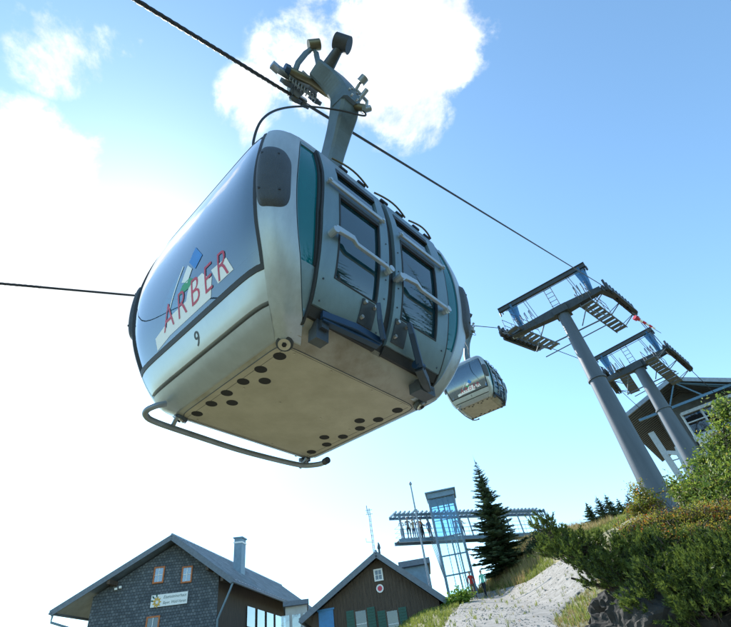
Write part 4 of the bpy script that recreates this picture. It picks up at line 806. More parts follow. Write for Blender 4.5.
# shingled mountain house
ap = at(172, 537, 38.0); fa = math.radians(78); av = np.array([math.sin(fa), math.cos(fa)])
def on_fac(px, py, P0, av):
    n = np.array([av[1], -av[0], 0]); v = C2W @ np.array([px - CXP, py - CYP, FP]); return v * ((n @ P0) / (n @ v))
eL = on_fac(52, 613, ap, av); eR = on_fac(232, 581, ap, av)
H1 = Gable('mountain_house', ap, eL, eR, math.radians(5), 22, .9, -1, 1, 0, 'grey shingled mountain house with a wide gable, sign and chimney at the bottom left', M['shingle'], M['wood']) if 0 else None
def house1():
    tmp = Gable.__new__(Gable)
    wl, wr = float((on_fac(80, 600, ap, av) - ap)[:2] @ av) + .2, float((on_fac(209, 600, ap, av) - ap)[:2] @ av) + .15
    H = Gable('mountain_house', ap, eL, eR, math.radians(6), 22, .9, wl, wr, float(ground(ap[0], ap[1])) - .8, 'grey shingled mountain house with a wide gable, sign and chimney at the bottom left', M['shingle'], M['wood'])
    for px, py in ((159, 575), (187, 574.5)):
        u, z = H.frame_at(px, py); H.window(u, z, .62, .95, M['orange_fr'], M['g_pale'], (1, 1))
    u, z = H.frame_at(152.5, 625); H.window(u, z - .3, .75, 1.5, M['orange_fr'], M['g_house'], (1, 1))
    u, z = H.frame_at(118, 589); mb = MB(); mb.box(H.F(u - .1, z, .1), (.18, .12, .12), (H.a, H.nf, (0, 0, 1))); mb.box(H.F(u + .18, z + .06, .14), (.14, .18, .14), (H.a, H.nf, (0, 0, 1))); H.T.part(mb, 'outdoor_lamp', M['whitep'])
    # bracket beams under the verge
    for u0 in (H.uL * .55, H.uR * .6, H.uR * .84): mb = MB(); mb.box(H.P(u0, H.over * .5, H.zl(u0) - .3), (.18, H.over * 1.0, .26), (H.a, H.r, (0, 0, 1))); H.T.part(mb, 'roof_beam', M['wood'])
    # downpipes
    mb = MB(); g0 = H.P(H.uR, .1, H.zR); w = H.P(wr + .12, H.over - .1, 0); mb.tube([g0 - (0, 0, .1), g0 - (0, 0, .5) - H.a * .15, w + (0, 0, H.zR - 2.0), w + (0, 0, H.zb)], .07, 8); H.T.part(mb, 'downpipe', M['chim'])
    mb = MB(); g0 = H.P(H.uL, .1, H.zL); w = H.P(wl - .12, H.over + .1, 0); mb.tube([g0 - (0, 0, .1), g0 - (0, 0, .5), w + (0, 0, H.zL - 1.0) - H.a * .5, w + (0, 0, H.zL - 1.6), w + (0, 0, H.zb)], .07, 8); H.T.part(mb, 'downpipe', M['chim'])
    # chimney on the right slope
    n = H.P(2.2, 6.5, 0); cz = H.zl(2.2)
    q = at(239, 571, math.hypot(*n[:2])); qt = at(239, 539, math.hypot(*n[:2]))
    mb = MB(); mb.box((q[0], q[1], (q[2] - 1.2 + qt[2]) / 2), (.62, .8, qt[2] - q[2] + 1.2), (H.a, H.r, (0, 0, 1))); mb.box((q[0], q[1], qt[2] - .35), (.70, .88, .12), (H.a, H.r, (0, 0, 1)), 1); mb.box((q[0], q[1], qt[2] + .02), (.78, .95, .1), (H.a, H.r, (0, 0, 1)))
    H.T.part(mb, 'chimney', [M['chim'], M['whitep']], H.roof)
    # small windows in the right side wall, seen under the eave
    mb = MB()
    for j in range(5):
        y = 6.5 + j * 2.0; mb.box(H.P(wr + .04, y, H.zR - 1.35), (.1, 1.5, 1.3), (np.cross(H.r, (0, 0, 1)), H.r, (0, 0, 1)))
    H.T.part(mb, 'side_window', M['g_pale'])
    # sign with an emblem and two lines of writing
    uc, zc = H.frame_at(169.5, 599.5); S = Thing('house_sign', H.F(uc, zc, .06), 'white sign with a yellow flower emblem and two lines of writing on the shingled gable', 'sign')
    mb = MB(); mb.box(H.F(uc, zc, .06), (2.35, .04, .72), (H.a, H.nf, (0, 0, 1))); S.part(mb, 'sign_board', M['whitep'])
    for txt, dz, sz in (('Eisensteinerhaus', .09, .27), ('Bayer. Wald-Verein', -.24, .25)):
        V, Fc = text_mesh(txt, sz, shear=.25); w0 = V[:, 0].max(); V[:, 0] *= 1.5 / w0
        mb = MB(); mb.add([H.F(uc - .40 + v[0], zc + dz + v[1], .085) for v in V], Fc, 0); S.part(mb, 'lettering', M['bottle'], recalc=False)
    mb = MB()
    for i in range(9): an = i * 2 * PI / 9; mb.poly([H.F(uc - .78 + .22 * math.cos(an + b) * k, zc - .08 + .22 * math.sin(an + b) * k * 1.2, .086 + .003 * i) for b, k in ((0, .3), (.35, .8), (.0, 1.35), (-.35, .8))], H.nf, .004)
    S.part(mb, 'flower_emblem', M['brass2'])
    mb = MB()
    for (x, y, an) in ((-1.0, .18, 2.3), (-.82, .25, 1.8), (-1.02, .0, 2.9)): mb.poly([H.F(uc + x + math.cos(an + b) * k, zc + y + math.sin(an + b) * k, .084) for b, k in ((PI, .12), (.6, .1), (0, .2), (-.6, .1))], H.nf, .004)
    S.part(mb, 'leaf_emblem', M['greensh'])
    return H
M['g_pale'] = glass('pale_window_glass', (.55, .62, .66), 3.2); M['bottle'] = mat('sign_green', (.015, .07, .06), .5); M['brass2'] = mat('emblem_yellow', (.55, .33, .04), .5)
H1 = house1()
# dark boarded house
ap2 = at(376, 554, 34.0)
fa2 = math.radians(91); av2 = np.array([math.sin(fa2), math.cos(fa2)]); eL2 = on_fac(301, 621, ap2, av2); eR2 = on_fac(449, 603, ap2, av2)
wl, wr = eL2[0] - ap2[0] + .55, eR2[0] - ap2[0] - .55
print('H1', ap, eL, eR, 'H2', ap2, eL2, eR2)
H2 = Gable('timber_hut', ap2, eL2, eR2, math.radians(-1), 9, .6, wl, wr, float(ground(ap2[0], ap2[1])) - .6, 'dark brown boarded timber hut with green shutters left of the lift tower', M['wood'], M['wood'])
mb = MB()
for i in range(int((wr - wl) / .22)):
    u = wl + .11 + i * .22; mb.box(H2.F(u, (H2.zb + H2.zl(u) - .3) / 2, .012), (.05, .025, H2.zl(u) - .3 - H2.zb), (H2.a, H2.nf, (0, 0, 1)))
H2.T.part(mb, 'cover_strip', M['wood'], H2.wall)
u, z = H2.frame_at(378.5, 575); H2.window(u, z, .5, .62, M['whitep'], M['g_house'], (1, 1))
u, z = H2.frame_at(380, 588.5); mb = MB(); mb.disc(H2.F(u, z, .05), H2.nf, .24, .05, 20); mb.disc(H2.F(u, z, .08), H2.nf, .15, .02, 16, 1); H2.T.part(mb, 'round_plaque', [M['whitep'], M['red']])
for pa, pc, pd in ((349, 356.5, 370), (379, 387, 402)):
    u0, z0 = H2.frame_at(pa, 609); u1, _ = H2.frame_at(pc, 609); u2, _ = H2.frame_at(pd, 609); 
    uc, zc = H2.frame_at((pc + (pd - 6)) / 2, 609); H2.window(uc, zc - .8, .75, 1.5, M['wood'], M['g_house'], (0, 1))
    for ss_ in (-1, 1):
        mb = MB(); mb.box(H2.F(uc + ss_ * .66, zc - .8, .06), (.5, .05, 1.6), (H2.a, H2.nf, (0, 0, 1)))
        for j in range(10): mb.box(H2.F(uc + ss_ * .66, zc - 1.5 + j * .155, .09), (.4, .03, .04), (H2.a, H2.nf, (0, 0, 1)))
        H2.T.part(mb, 'shutter', M['greensh'])
uc, zc = H2.frame_at(326, 612); mb = MB(); mb.box(H2.F(uc, zc - .8, .05), (.95, .06, 1.8), (H2.a, H2.nf, (0, 0, 1))); mb.box(H2.F(uc, zc + .12, .07), (1.1, .08, .1), (H2.a, H2.nf, (0, 0, 1))); H2.T.part(mb, 'blue_door', M['bluesh'])
# antenna and finial on the hut ridge
b0 = at(374, 551, 36.5); b1 = at(366, 509, 36.5); bx = np.array([b0[0], b0[1], 0.])
mb = MB()
for q in range(3): a_ = q * 2.1; o_ = np.array([math.cos(a_), math.sin(a_), 0]) * .07; mb.tube([bx + o_ + (0, 0, b0[2] - .3), bx + o_ + (0, 0, b1[2])], .026, 5)
for i in range(9): z = lerp(b0[2], b1[2], i / 9); mb.tube([bx + (.07, 0, z), bx + (-.04, .06, z + .15)], .01, 4); mb.tube([bx + (-.04, .06, z + .15), bx + (-.04, -.06, z + .3)], .01, 4)
for z in (b1[2] - .1, b1[2] - .4): mb.tube([bx + (-.25, 0, z), bx + (.25, .05, z)], .02, 5); mb.tube([bx + (-.12, -.15, z), bx + (-.12, -.15, z + .3)], .03, 6)
mb.tube([bx + (0, 0, b0[2] + .6), bx + (-.45, -.1, b0[2] + .65), bx + (-.45, -.1, b0[2] + .9)], .02, 5)
lone(mb, 'radio_mast', M['steel'], bx + (0, 0, b0[2] - .3), 'thin lattice radio mast rising behind the ridge of the dark hut', 'antenna')
bb = at(379, 549, 34.4); mb = MB(); mb.tube([bb - (0, 0, .45), bb], .07, 8); mb.tube([bb, bb + (0, 0, .1), bb + (.02, 0, .28), bb + (.0, 0, .42)], [.1, .12, .07, .03], 8)
lone(mb, 'roof_vent', M['darksteel'], bb - (0, 0, .45), 'small black vent pipe on the ridge of the dark hut', 'vent')
# link building between the houses, pale flat roof; and the flat roofed shed behind the hut
def shed(name, corners_px, D, zdrop, label, wm):
    a = at(*corners_px[0], D); b = at(*corners_px[1], D); d = nrm([(b - a)[0], (b - a)[1], 0]); L = np.linalg.norm((b - a)[:2]); bk = np.array([-d[1], d[0], 0]); c = (a + b) / 2; top = a[2]; zb = float(ground(c[0], c[1] + 1)) - 1
    T = Thing(name, (c[0], c[1], zb), label, 'building'); mb = MB(); cc = c + bk * 2.2; mb.box((cc[0], cc[1], (zb + top - zdrop) / 2), (L * .84, 3.8, top - zdrop - zb), (d, bk, (0, 0, 1))); T.part(mb, 'wall', wm)
    mb = MB(); mb.box((cc[0], cc[1], top - zdrop * .5), (L, 4.6, zdrop), (d, bk, (0, 0, 1))); 
    rf = T.part(mb, 'flat_roof', M['trim']); mb = MB(); cc2 = cc + bk * .0; mb.box((cc2[0], cc2[1], top + .03), (L * .98, 4.5, .08), ((d[0], d[1], 0), (bk[0], bk[1], .05), (0, 0, 1))); T.part(mb, 'roof_sheet', M['whitep'], rf); return T, cc, d, bk, top
shed('flat_roof_shed', ((398, 562.5), (431, 567)), 40.5, .4, 'small shed with a pale flat roof behind the right slope of the dark hut', M['chim'])
T, cc, d, bk, top = shed('link_building', ((283, 602), (309, 606)), 40, .3, 'low pale link building between the shingled house and the dark hut', M['pale'])
mb = MB()
for j in range(3): mb.box(cc + d * (-1 + j) * .8 - bk * 1.95 - (0, 0, 1.0), (.6, .08, .8), (d, bk, (0, 0, 1)))
T.part(mb, 'window_band', M['g_pale'])

# ------------------------------------------------------------------ lift tower and viewing platform
tl_, tr_, tb = at(427, 493, 42), at(452.5, 491, 42), at(451, 598, 42)
O = np.array([tl_[0], tl_[1], 0]); aw = nrm([(tr_ - tl_)[0], (tr_ - tl_)[1], 0]); L = 2.15; bk = np.array([-aw[1], aw[0], 0]); zt = 12.85; z0 = float(ground(O[0] + 1, O[1])) - .3
TP = lambda x, y, z: O + aw * x + bk * y + np.array([0, 0, z])
T = Thing('lift_tower', TP(1.05, 1, z0), 'tall glass lift tower with a flat metal cap beside the spruce', 'tower')
M['frame'] = mat('tower_frame_paint', (.13, .20, .27), .45, .4, .1, 5)
mb = MB()
for x, y in ((0, 0), (L, 0), (L, 2.4), (0, 2.4)): mb.beam(TP(x, y, z0), TP(x, y, zt), .15, .15)
for z in (z0 + .3, 6.9, 8.3, 9.7):
    mb.beam(TP(0, 0, z), TP(L, 0, z), .07, .1); mb.beam(TP(0, 0, z), TP(0, 2.4, z), .05, .08); mb.beam(TP(L, 0, z), TP(L, 2.4, z), .05, .08)
T.part(mb, 'steel_frame', M['frame'])
mb = MB()
for x in (L / 3, 2 * L / 3): mb.beam(TP(x, -.02, z0), TP(x, -.02, zt), .05, .05)
for z in (11.0, 12.0): mb.beam(TP(0, -.03, z), TP(L, -.03, z), .05, .05)
T.part(mb, 'mullion', M['frame'])
zs = 9.75
mb = MB(); mb.box(TP(L / 2, .03, (zs + zt) / 2), (L - .16, .03, zt - zs - .05), (aw, bk, (0, 0, 1))); T.part(mb, 'upper_glazing', M['g_tower'])
mb = MB(); mb.box(TP(0, 1.2, (zs + z0) / 2), (.03, 2.2, zs - z0 - .05), (aw, bk, (0, 0, 1))); mb.box(TP(L / 2, .03, (zs + z0) / 2), (L - .16, .03, zs - z0 - .05), (aw, bk, (0, 0, 1))); mb.box(TP(L, 1.2, (zs + z0) / 2), (.03, 2.2, zs - z0 - .05), (aw, bk, (0, 0, 1))); T.part(mb, 'lower_glazing', M['g_clear'])
mb = MB(); mb.box(TP(-.05, 1.2, (zs + zt) / 2 - .2), (.05, 2.2, zt - zs - .6), (aw, bk, (0, 0, 1))); T.part(mb, 'side_glazing', M['g_clear'])
mb = MB(); mb.box(TP(L / 2 + .05, 1.1, zt + .22), (L + .2, 2.6, .44), (aw, bk, (0, 0, 1))); mb.box(TP(L / 2 + .05, 1.1, zt + .48), (L + .5, 2.9, .1), (aw, bk, (0, 0, 1))); T.part(mb, 'roof_cap', M['chim'])
mb = MB()
mb.beam(TP(L * .55, 1.4, z0), TP(L * .55, 1.4, zt), .12, .12); mb.beam(TP(L * .75, 1.4, z0), TP(L * .75, 1.4, zt), .12, .12); mb.beam(TP(L * .3, 1.5, zs), TP(L * .3, 1.5, zt), .1, .1)
T.part(mb, 'lift_shaft', [M['frame'], M['g_house']])
mb = MB()
for i in range(5): xx = -.35 - .22 * i; mb.tube([TP(xx * .5, .6 + .3 * i, 10.3), TP(.15 + .02 * i, .6 + .3 * i, z0)], .025, 5)
T.part(mb, 'bracing_rod', M['steel'])
# platform
pA = at(397, 514, 42); zf, zr = 10.15, 12.05
pA = np.array([pA[0], pA[1], 0.]); e = at(543, 511, 42); kk = zr / e[2]; pB = np.array([e[0] * kk, e[1] * kk, 0.]); dp = nrm(pB - pA); PL = np.linalg.norm(pB - pA); bp = np.array([-dp[1], dp[0], 0]); 
print('platform', pA, pB, PL)
PP_ = lambda s, q, z: pA + dp * s + bp * q + np.array([0, 0, z])
T = Thing('viewing_platform', PP_(3, 1, zf - .3), 'steel viewing platform bridge with a slatted pergola roof crossing the lift tower', 'platform')
mb = MB()
for q in (0, 1.0):
    mb.beam(PP_(-.2, q, zf - .15), PP_(PL, q, zf - .15), .12, .26); mb.beam(PP_(-.35, q, zr), PP_(PL + .1, q, zr), .12, .2)
mb.beam(PP_(-.3, 0, zr - .35), PP_(PL, 0, zr - .35), .06, .06)
T.part(mb, 'main_beam', M['frame'])
for i in range(int(PL / 1.35) + 1):
    for q in (0,): mb = MB(); mb.beam(PP_(.25 + i * 1.35, q, zf), PP_(.1 + i * 1.35, q, zr), .09, .09); T.part(mb, 'post', M['frame'])
for q in (0, 1.0): mb = MB(); mb.beam(PP_(PL + .1, q, zr + .2), PP_(PL + .35, q, zf - 1.2), .14, .14); T.part(mb, 'post', M['frame'])
mb = MB()
for i in range(int(PL / .42)): mb.beam(PP_(-.2 + i * .42, -.35, zr + .16), PP_(-.2 + i * .42, 1.3, zr + .16), .09, .14)
T.part(mb, 'pergola_slats', M['frame'])
mb = MB(); mb.box(PP_(PL / 2, .5, zf - .02), (PL, 1.1, .08), (dp, bp, (0, 0, 1))); T.part(mb, 'deck', M['soffit'])
mb = MB()
for q in (-.04, 1.04):
    for v in (.35, .7, 1.05): mb.tube([PP_(0, q, zf + v), PP_(PL, q, zf + v)], .013, 5)
    for i in range(int(PL / 1.35)): mb.tube([PP_(i * 1.35 + .6, q, zf), PP_(i * 1.35 + .6, q, zf + 1.05)], .014, 4)
for v in (.35, .7, 1.05): mb.tube([PP_(0, 0, zf + v), PP_(0, 1.0, zf + v)], .013, 5)
T.part(mb, 'railing', M['frame'])
# leaning lattice and supports at the far end of the bridge
mb = MB()
for s in (PL * .62, PL * .95): mb.beam(PP_(s, 1.1, zf - .2), PP_(s, 1.1, float(ground(*PP_(s, 1.1, 0)[:2])) - .3), .2, .2)
T.part(mb, 'support_column', M['frame'])
# tall pole in front
q0, q1 = at(436, 617, 36), at(415, 484, 36); zb = float(ground(q0[0], q0[1])) - .3
mb = MB(); mb.tube([(q0[0], q0[1], zb), (q0[0], q0[1], q1[2])], [.085, .05], 10); mb.tube([(q0[0], q0[1], q1[2]), (q0[0], q0[1], q1[2] + .1), (q0[0], q0[1], q1[2] + .25)], [.1, .12, .03], 10)
mb.box((q0[0] + .02, q0[1], q1[2] - 1.9), (.25, .1, .16)); mb.tube([(q0[0], q0[1], 10.0), (q0[0] - .35, q0[1], 10.1)], .03, 6)
lone(mb, 'flag_pole', M['steel'], (q0[0], q0[1], zb), 'tall bare flag pole standing just left of the lift tower', 'pole')

# ------------------------------------------------------------------ cableway station
M['roof_st'] = mat('station_roof', (.08, .105, .13), .5, .3, .15, 2); M['soffit_gr'] = mat('ribbed_soffit_metal', (.10, .11, .125), .6, .2, .15, 3); M['truss_blue'] = mat('truss_blue_grey', (.10, .20, .30), .45, .3, .1); M['st_wall'] = mat('station_wall', (.13, .145, .16), .7, 0, .15, 2); M['steel_lt'] = mat('light_steel', (.38, .42, .45), .5, .4, .1); M['g_dark'] = glass('dark_station_glass', (.05, .06, .08), 1.6)
ZA = at(671, 379.5, 45.0); az_n = math.radians(34); avs = np.array([math.cos(az_n), -math.sin(az_n)])
sL = on_fac(630, 413, ZA, avs); uu = float((sL - ZA)[:2] @ avs); print('station', ZA, sL, uu)
S = Thing('cableway_station', (ZA[0], ZA[1], 7), 'cableway top station with a wide overhanging gable roof at the right edge', 'building')
a3 = np.array([avs[0], avs[1], 0]); r3 = np.array([-a3[1], a3[0], 0]); Z3 = np.array([0, 0, 1.])
SP = lambda u, v, z: np.array([ZA[0], ZA[1], 0]) + a3 * u + r3 * v + Z3 * z
za = ZA[2]; zeL = sL[2]; uL = uu; q = on_fac(728, 380.8, ZA, avs); slR = (q[2] - za) / float((q - ZA)[:2] @ avs); uR = 9.5; zeR = za + slR * uR
uL2 = uL * 1.25; zeL2 = za + (zeL - za) * 1.25
mb = MB()
for ue, ze in ((uL2, zeL2), (uR, zeR)):
    n = nrm(np.cross(r3, a3 * ue + Z3 * (ze - za))); n = n if n[2] > 0 else -n; qd = [SP(0, 0, za), SP(ue, 0, ze), SP(ue, 16, ze), SP(0, 16, za)]
    mb.add(qd + [p + n * .18 for p in qd], [(0, 1, 2, 3), (4, 5, 6, 7), (0, 1, 5, 4), (1, 2, 6, 5), (2, 3, 7, 6), (3, 0, 4, 7)])
rf = S.part(mb, 'roof', M['roof_st'] if 'roof_st' in M else M['roofm'])
mb = MB()
for ue, ze in ((uL2, zeL2), (uR, zeR)): mb.beam(SP(0, -.06, za + .03), SP(ue * 1.01, -.06, ze + .03), .1, .34)
S.part(mb, 'verge_trim', M['steel'], rf)
mb = MB()
for ue, ze in ((uL2, zeL2), (uR, zeR)):
    for i in range(34): y = .15 + i * .47; mb.beam(SP(0, y, za - .06), SP(ue, y, ze - .06), .2, .09)
S.part(mb, 'ribbed_soffit', M['soffit_gr'], rf)
zt_ = za - 2.15
mb = MB()
tieL = SP(uL * .92, .25, zt_); tieR = SP(uR, .25, zt_)
mb.beam(tieL, tieR, .16, .2)
for u0, u1 in ((0.05, -1.3), (.05, 1.4), (.05, 3.4)): mb.tube([SP(u0, .25, za - .25), SP(u1, .25, zt_)], .07, 8)
for u1, f_ in ((-1.3, .33), (3.4, .5)): mb.tube([SP(u1, .25, zt_), SP(u1 * 1.5, .25, (za + (zeL - za) * (u1 * 1.5 / uL) if u1 < 0 else za + slR * u1 * 1.5) - .2)], .06, 8)
mb.tube([SP(.1, .25, za - .3), SP(uR, 1.2, zeR - .7)], .06, 8)
S.part(mb, 'truss', M['truss_blue'])
mb = MB()
wallz = 8.5; vW = 3.2
mb.poly([SP(-2.6, vW, 6.0), SP(uR - 1, vW, 6.0), SP(uR - 1, vW, za + slR * (uR - 1) - .2), SP(0, vW, za - .25), SP(-2.6, vW, za + (zeL - za) * (2.6 / -uL) - .2)], r3, .3)
mb.poly([SP(-2.6, vW + .3, 6.0), SP(-2.6, 15, 6.0), SP(-2.6, 15, zeL + .1), SP(-2.6, vW + .3, zeL + .1)], a3, .2)
S.part(mb, 'wall', M['st_wall'])
# glazed viewing deck box
mb = MB(); zb0, zb1 = za - 4.9, za - 2.75
bx0, bx1 = -.8, uR
mb.beam(SP(bx0, .9, zb1), SP(bx1, .9, zb1), .35, .25); mb.beam(SP(bx0, .9, zb0), SP(bx1, .9, zb0), .3, .45); mb.beam(SP(bx0, .9, (zb0 + zb1) / 2 + .25), SP(bx1, .9, (zb0 + zb1) / 2 + .25), .12, .1)
for i in range(8): u = bx0 + i * 1.45; mb.beam(SP(u, .9, zb0), SP(u, .9, zb1), .12, .12)
mb.beam(SP(bx0, .9, zb1), SP(bx0, vW, zb1), .2, .2); mb.beam(SP(bx0, .9, zb0), SP(bx0, vW, zb0), .3, .4)
fr = S.part(mb, 'window_band', M['steel_lt'])
mb = MB(); mb.box(SP((bx0 + bx1) / 2, 1.0, (zb0 + zb1) / 2), (bx1 - bx0, .05, zb1 - zb0 - .2), (a3, r3, Z3)); mb.box(SP(bx0 + .03, 2.0, (zb0 + zb1) / 2), (.05, 2.2, zb1 - zb0 - .2), (a3, r3, Z3)); S.part(mb, 'glazing', M['g_dark'], fr)
mb = MB(); mb.box(SP((bx0 + bx1) / 2, 2.1, zb0 - .1), (bx1 - bx0, 2.4, .2), (a3, r3, Z3)); mb.box(SP((bx0 + bx1) / 2, .75, zb0 - .35), (bx1 - bx0, .12, .7), (a3, r3, Z3)); S.part(mb, 'balcony_slab', M['pale'])
mb = MB()
for i in range(4):
    mb.beam(SP(-2.4 + i * .9, .8, zb0 - .1), SP(-3.4 + i * 1.0, .9 + .3 * i, 6), .22, .22)
mb.beam(SP(-3.2, 1.2, zb0 - .2), SP(-.4, .8, zb0 - 1.6), .3, .3); mb.beam(SP(-3.6, 1.5, zb1 - .3), SP(-3.0, 1.5, 6), .3, .5)
for i in range(6): z = zb0 - .8 - i * .75; mb.beam(SP(-3.2, 1.6, z), SP(.8, 1.4, z - .25), .08, .08)
S.part(mb, 'steel_support', M['steel_lt'])
mb = MB(); mb.box(SP(-1.9, 2.0, zb0 - 1.4), (1.6, 1.6, 2.4), (a3, r3, Z3)); S.part(mb, 'hoist_box', M['darksteel'])

# ------------------------------------------------------------------ people
M['skin'] = mat('skin', (.50, .29, .20), .55, 0, .05); M['hair_b'] = mat('hair_brown', (.06, .035, .02), .6); M['hair_l'] = mat('hair_fair', (.30, .20, .09), .6); M['shoe'] = mat('shoe_dark', (.03, .03, .035), .6)
CL = dict(red=(.55, .04, .025), mint=(.20, .60, .42), brown=(.16, .10, .06), black=(.02, .022, .028), navy=(.03, .05, .12), white=(.70, .70, .70), blue=(.06, .18, .42), grey=(.22, .22, .23), orange=(.55, .18, .04), teal=(.04, .24, .26), plum=(.2, .05, .12), beige=(.42, .34, .24))
for k, v in CL.items(): M['cl_' + k] = mat('cloth_' + k, v, .85, 0, .15, 12, .3, 60)
def person(base, face, h, top, low, hair, label, pose=0, group=None, seed=0, det=True):
    s = h / 1.75; rg = np.random.default_rng(seed)
    root = empty('person', base, label, 'person', group); root.rotation_euler = (0, 0, face)
    J = {}; E_ = []
    def j(n, x, y, z, r): J[n] = (x * s, y * s, z * s, r * s)
    def b(*ns): E_.extend(zip(ns[:-1], ns[1:]))
    # facing -y
    lw = .10 if pose != 2 else .08; st = .16 if pose == 2 else .03
    j('pel', 0, 0, .95, .13); j('waist', 0, .0, 1.08, .115); j('chest', 0, .01, 1.28, .135); j('neck0', 0, .015, 1.43, .075); j('neck', 0, .01, 1.50, .052); j('head0', 0, -.005, 1.58, .072); j('head1', 0, -.01, 1.67, .088); j('head2', 0, .0, 1.725, .06)
    b('pel', 'waist', 'chest', 'neck0', 'neck', 'head0', 'head1', 'head2')
    for sd, n in ((-1, 'l'), (1, 'r')):
        f = st * sd
        j('hip' + n, .085 * sd, 0, .90, .10); j('kn' + n, lw * sd, -.03 - f * .6, .50, .062); j('ank' + n, lw * 1.05 * sd, .0 - f, .09, .042); j('toe' + n, lw * 1.25 * sd, -.16 - f, .035, .032)
        b('pel', 'hip' + n, 'kn' + n, 'ank' + n, 'toe' + n)
        j('sh' + n, .175 * sd, .01, 1.40, .058)
        if pose == 1:   # hands forward on a rail
            j('el' + n, .24 * sd, -.08, 1.15, .042); j('wr' + n, .18 * sd, -.30, 1.08, .028); j('ha' + n, .17 * sd, -.37, 1.06, .032); hd = (0, -1, -.1)
        elif sd * (1 if seed % 2 else -1) > 0 and pose == 3:  # one hand on the hip / holding something
            j('el' + n, .32 * sd, .04, 1.17, .042); j('wr' + n, .22 * sd, -.10, 1.02, .028); j('ha' + n, .18 * sd, -.14, .98, .030); hd = (-.3 * sd, -.4, -.8)
        else:
            j('el' + n, .235 * sd, .02, 1.13, .042); j('wr' + n, .25 * sd, -.06, .90, .028); j('ha' + n, .25 * sd, -.08, .83, .030); hd = (0, -.2, -1)
        b('neck0', 'sh' + n, 'el' + n, 'wr' + n, 'ha' + n)
        if det:
            hx, hy, hz, _ = [c / s for c in J['ha' + n]]; hv = nrm(hd); side = nrm(np.cross(hv, (1, 0, 0) if pose != 1 else (0, 0, 1)))
            for q in range(4):
                o = side * (-.024 + .016 * q); l = (.06, .072, .068, .052)[q]; p1 = np.array([hx, hy, hz]) + o + hv * (.02 + l * .55); p2 = p1 + nrm(hv + np.array([-.25 * sd, 0, 0])) * l * .5
                j('f%s%d' % (n, q), *p1, .0095); j('g%s%d' % (n, q), *p2, .0075); b('ha' + n, 'f%s%d' % (n, q), 'g%s%d' % (n, q))
            p1 = np.array([hx, hy, hz]) + side * .035 + hv * .01; p2 = p1 + nrm(side + hv) * .035; j('t' + n, *p1, .011); j('u' + n, *p2, .008); b('ha' + n, 't' + n, 'u' + n)
    names = list(J); me = bpy.data.meshes.new('body'); me.from_pydata([J[n][:3] for n in names], [(names.index(x), names.index(y)) for x, y in E_], [])
    ob = bpy.data.objects.new('body', me); COL.objects.link(ob)
    sk = ob.modifiers.new('skin', 'SKIN'); sk.use_smooth_shade = True; sk.use_x_symmetry = False
    for i, n in enumerate(names): v = me.skin_vertices[0].data[i]; v.radius = (J[n][3], J[n][3] * (.78 if n in ('pel', 'waist', 'chest') else 1)); v.use_root = (n == 'pel')
    sb = ob.modifiers.new('sub', 'SUBSURF'); sb.levels = 1; sb.render_levels = 1
    dg = bpy.context.evaluated_depsgraph_get(); dg.update(); m2 = bpy.data.meshes.new_from_object(ob.evaluated_get(dg)); bpy.data.objects.remove(ob)
    # face: push out a nose and sink the eyes by adding small features to the same mesh
    import bmesh as bmm
    bm = bmm.new(); bm.from_mesh(m2)
    def blob(x, y, z, r, mi, sc=(1, 1, 1)):
        g = bmm.ops.create_icosphere(bm, subdivisions=1, radius=r * s)
        for v in g['verts']: v.co = Vector((v.co.x * sc[0] + x * s, v.co.y * sc[1] + y * s, v.co.z * sc[2] + z * s))
        for v in g['verts']:
            for f in v.link_faces: f.material_index = mi
    nf = len(bm.faces); bm.faces.ensure_lookup_table()
    arm_z = .0
    for f in bm.faces:
        c = f.calc_center_median() / s; 
        if c.z > 1.47: mi = 0
        elif c.z < .10: mi = 3
        elif c.z < .94 and abs(c.x) < .21: mi = 2
        elif abs(c.x) > .19 and c.z < .93: mi = 0
        elif pose == 1 and c.y < -.28: mi = 0
        else: mi = 1
        f.material_index = mi; f.smooth = True
    blob(0, -.10, 1.615, .016, 0, (1, 1, 1.4)); blob(-.032, -.085, 1.645, .010, 3); blob(.032, -.085, 1.645, .010, 3); blob(0, -.088, 1.575, .018, 4, (1.2, .5, .4)); blob(-.088, 0, 1.625, .022, 0, (.4, .8, 1.3)); blob(.088, 0, 1.625, .022, 0, (.4, .8, 1.3))
    bm.to_mesh(m2); bm.free(); 
    for mm in (M['skin'], M['cl_' + top], M['cl_' + low], M['shoe'], M['red']): m2.materials.append(mm)
    body = bpy.data.objects.new('body', m2); COL.objects.link(body); body.parent = root
    mb = MB(); vs = []; n1, n2 = 10, 6
    for i in range(n2 + 1):
        th = i / n2 * 1.75
        for q in range(n1):
            ph = 2 * PI * q / n1; fr = .35 if math.sin(ph) < -.2 else 0; t2 = min(th, 1.75 - fr * 1.9); vs.append(((.098 * math.sin(t2) * math.cos(ph)) * s, (.01 + .105 * math.sin(t2) * math.sin(ph)) * s, (1.66 + .10 * math.cos(t2)) * s))
    mb.add(vs, [(i * n1 + q, i * n1 + (q + 1) % n1, (i + 1) * n1 + (q + 1) % n1, (i + 1) * n1 + q) for i in range(n2) for q in range(n1)], 0, True)
    mb.build('hair', M[hair], root); return root
def face_to(p, tx=0, ty=0): return math.atan2(ty - p[1], tx - p[0]) + PI / 2
pr = gz(at(474, 593, 39.5)); person(pr + (0, 0, .03), face_to(pr) + .5, 1.78, 'red', 'brown', 'hair_b', 'person in a red jacket and brown trousers standing at the foot of the lift tower', 3, 'walkers on the path', 1)
pg = gz(at(485.5, 592, 38.8)); person(pg + (0, 0, .03), face_to(pg) - .4, 1.72, 'mint', 'black', 'hair_b', 'person in a mint green top and black trousers beside the one in red', 2, 'walkers on the path', 2)
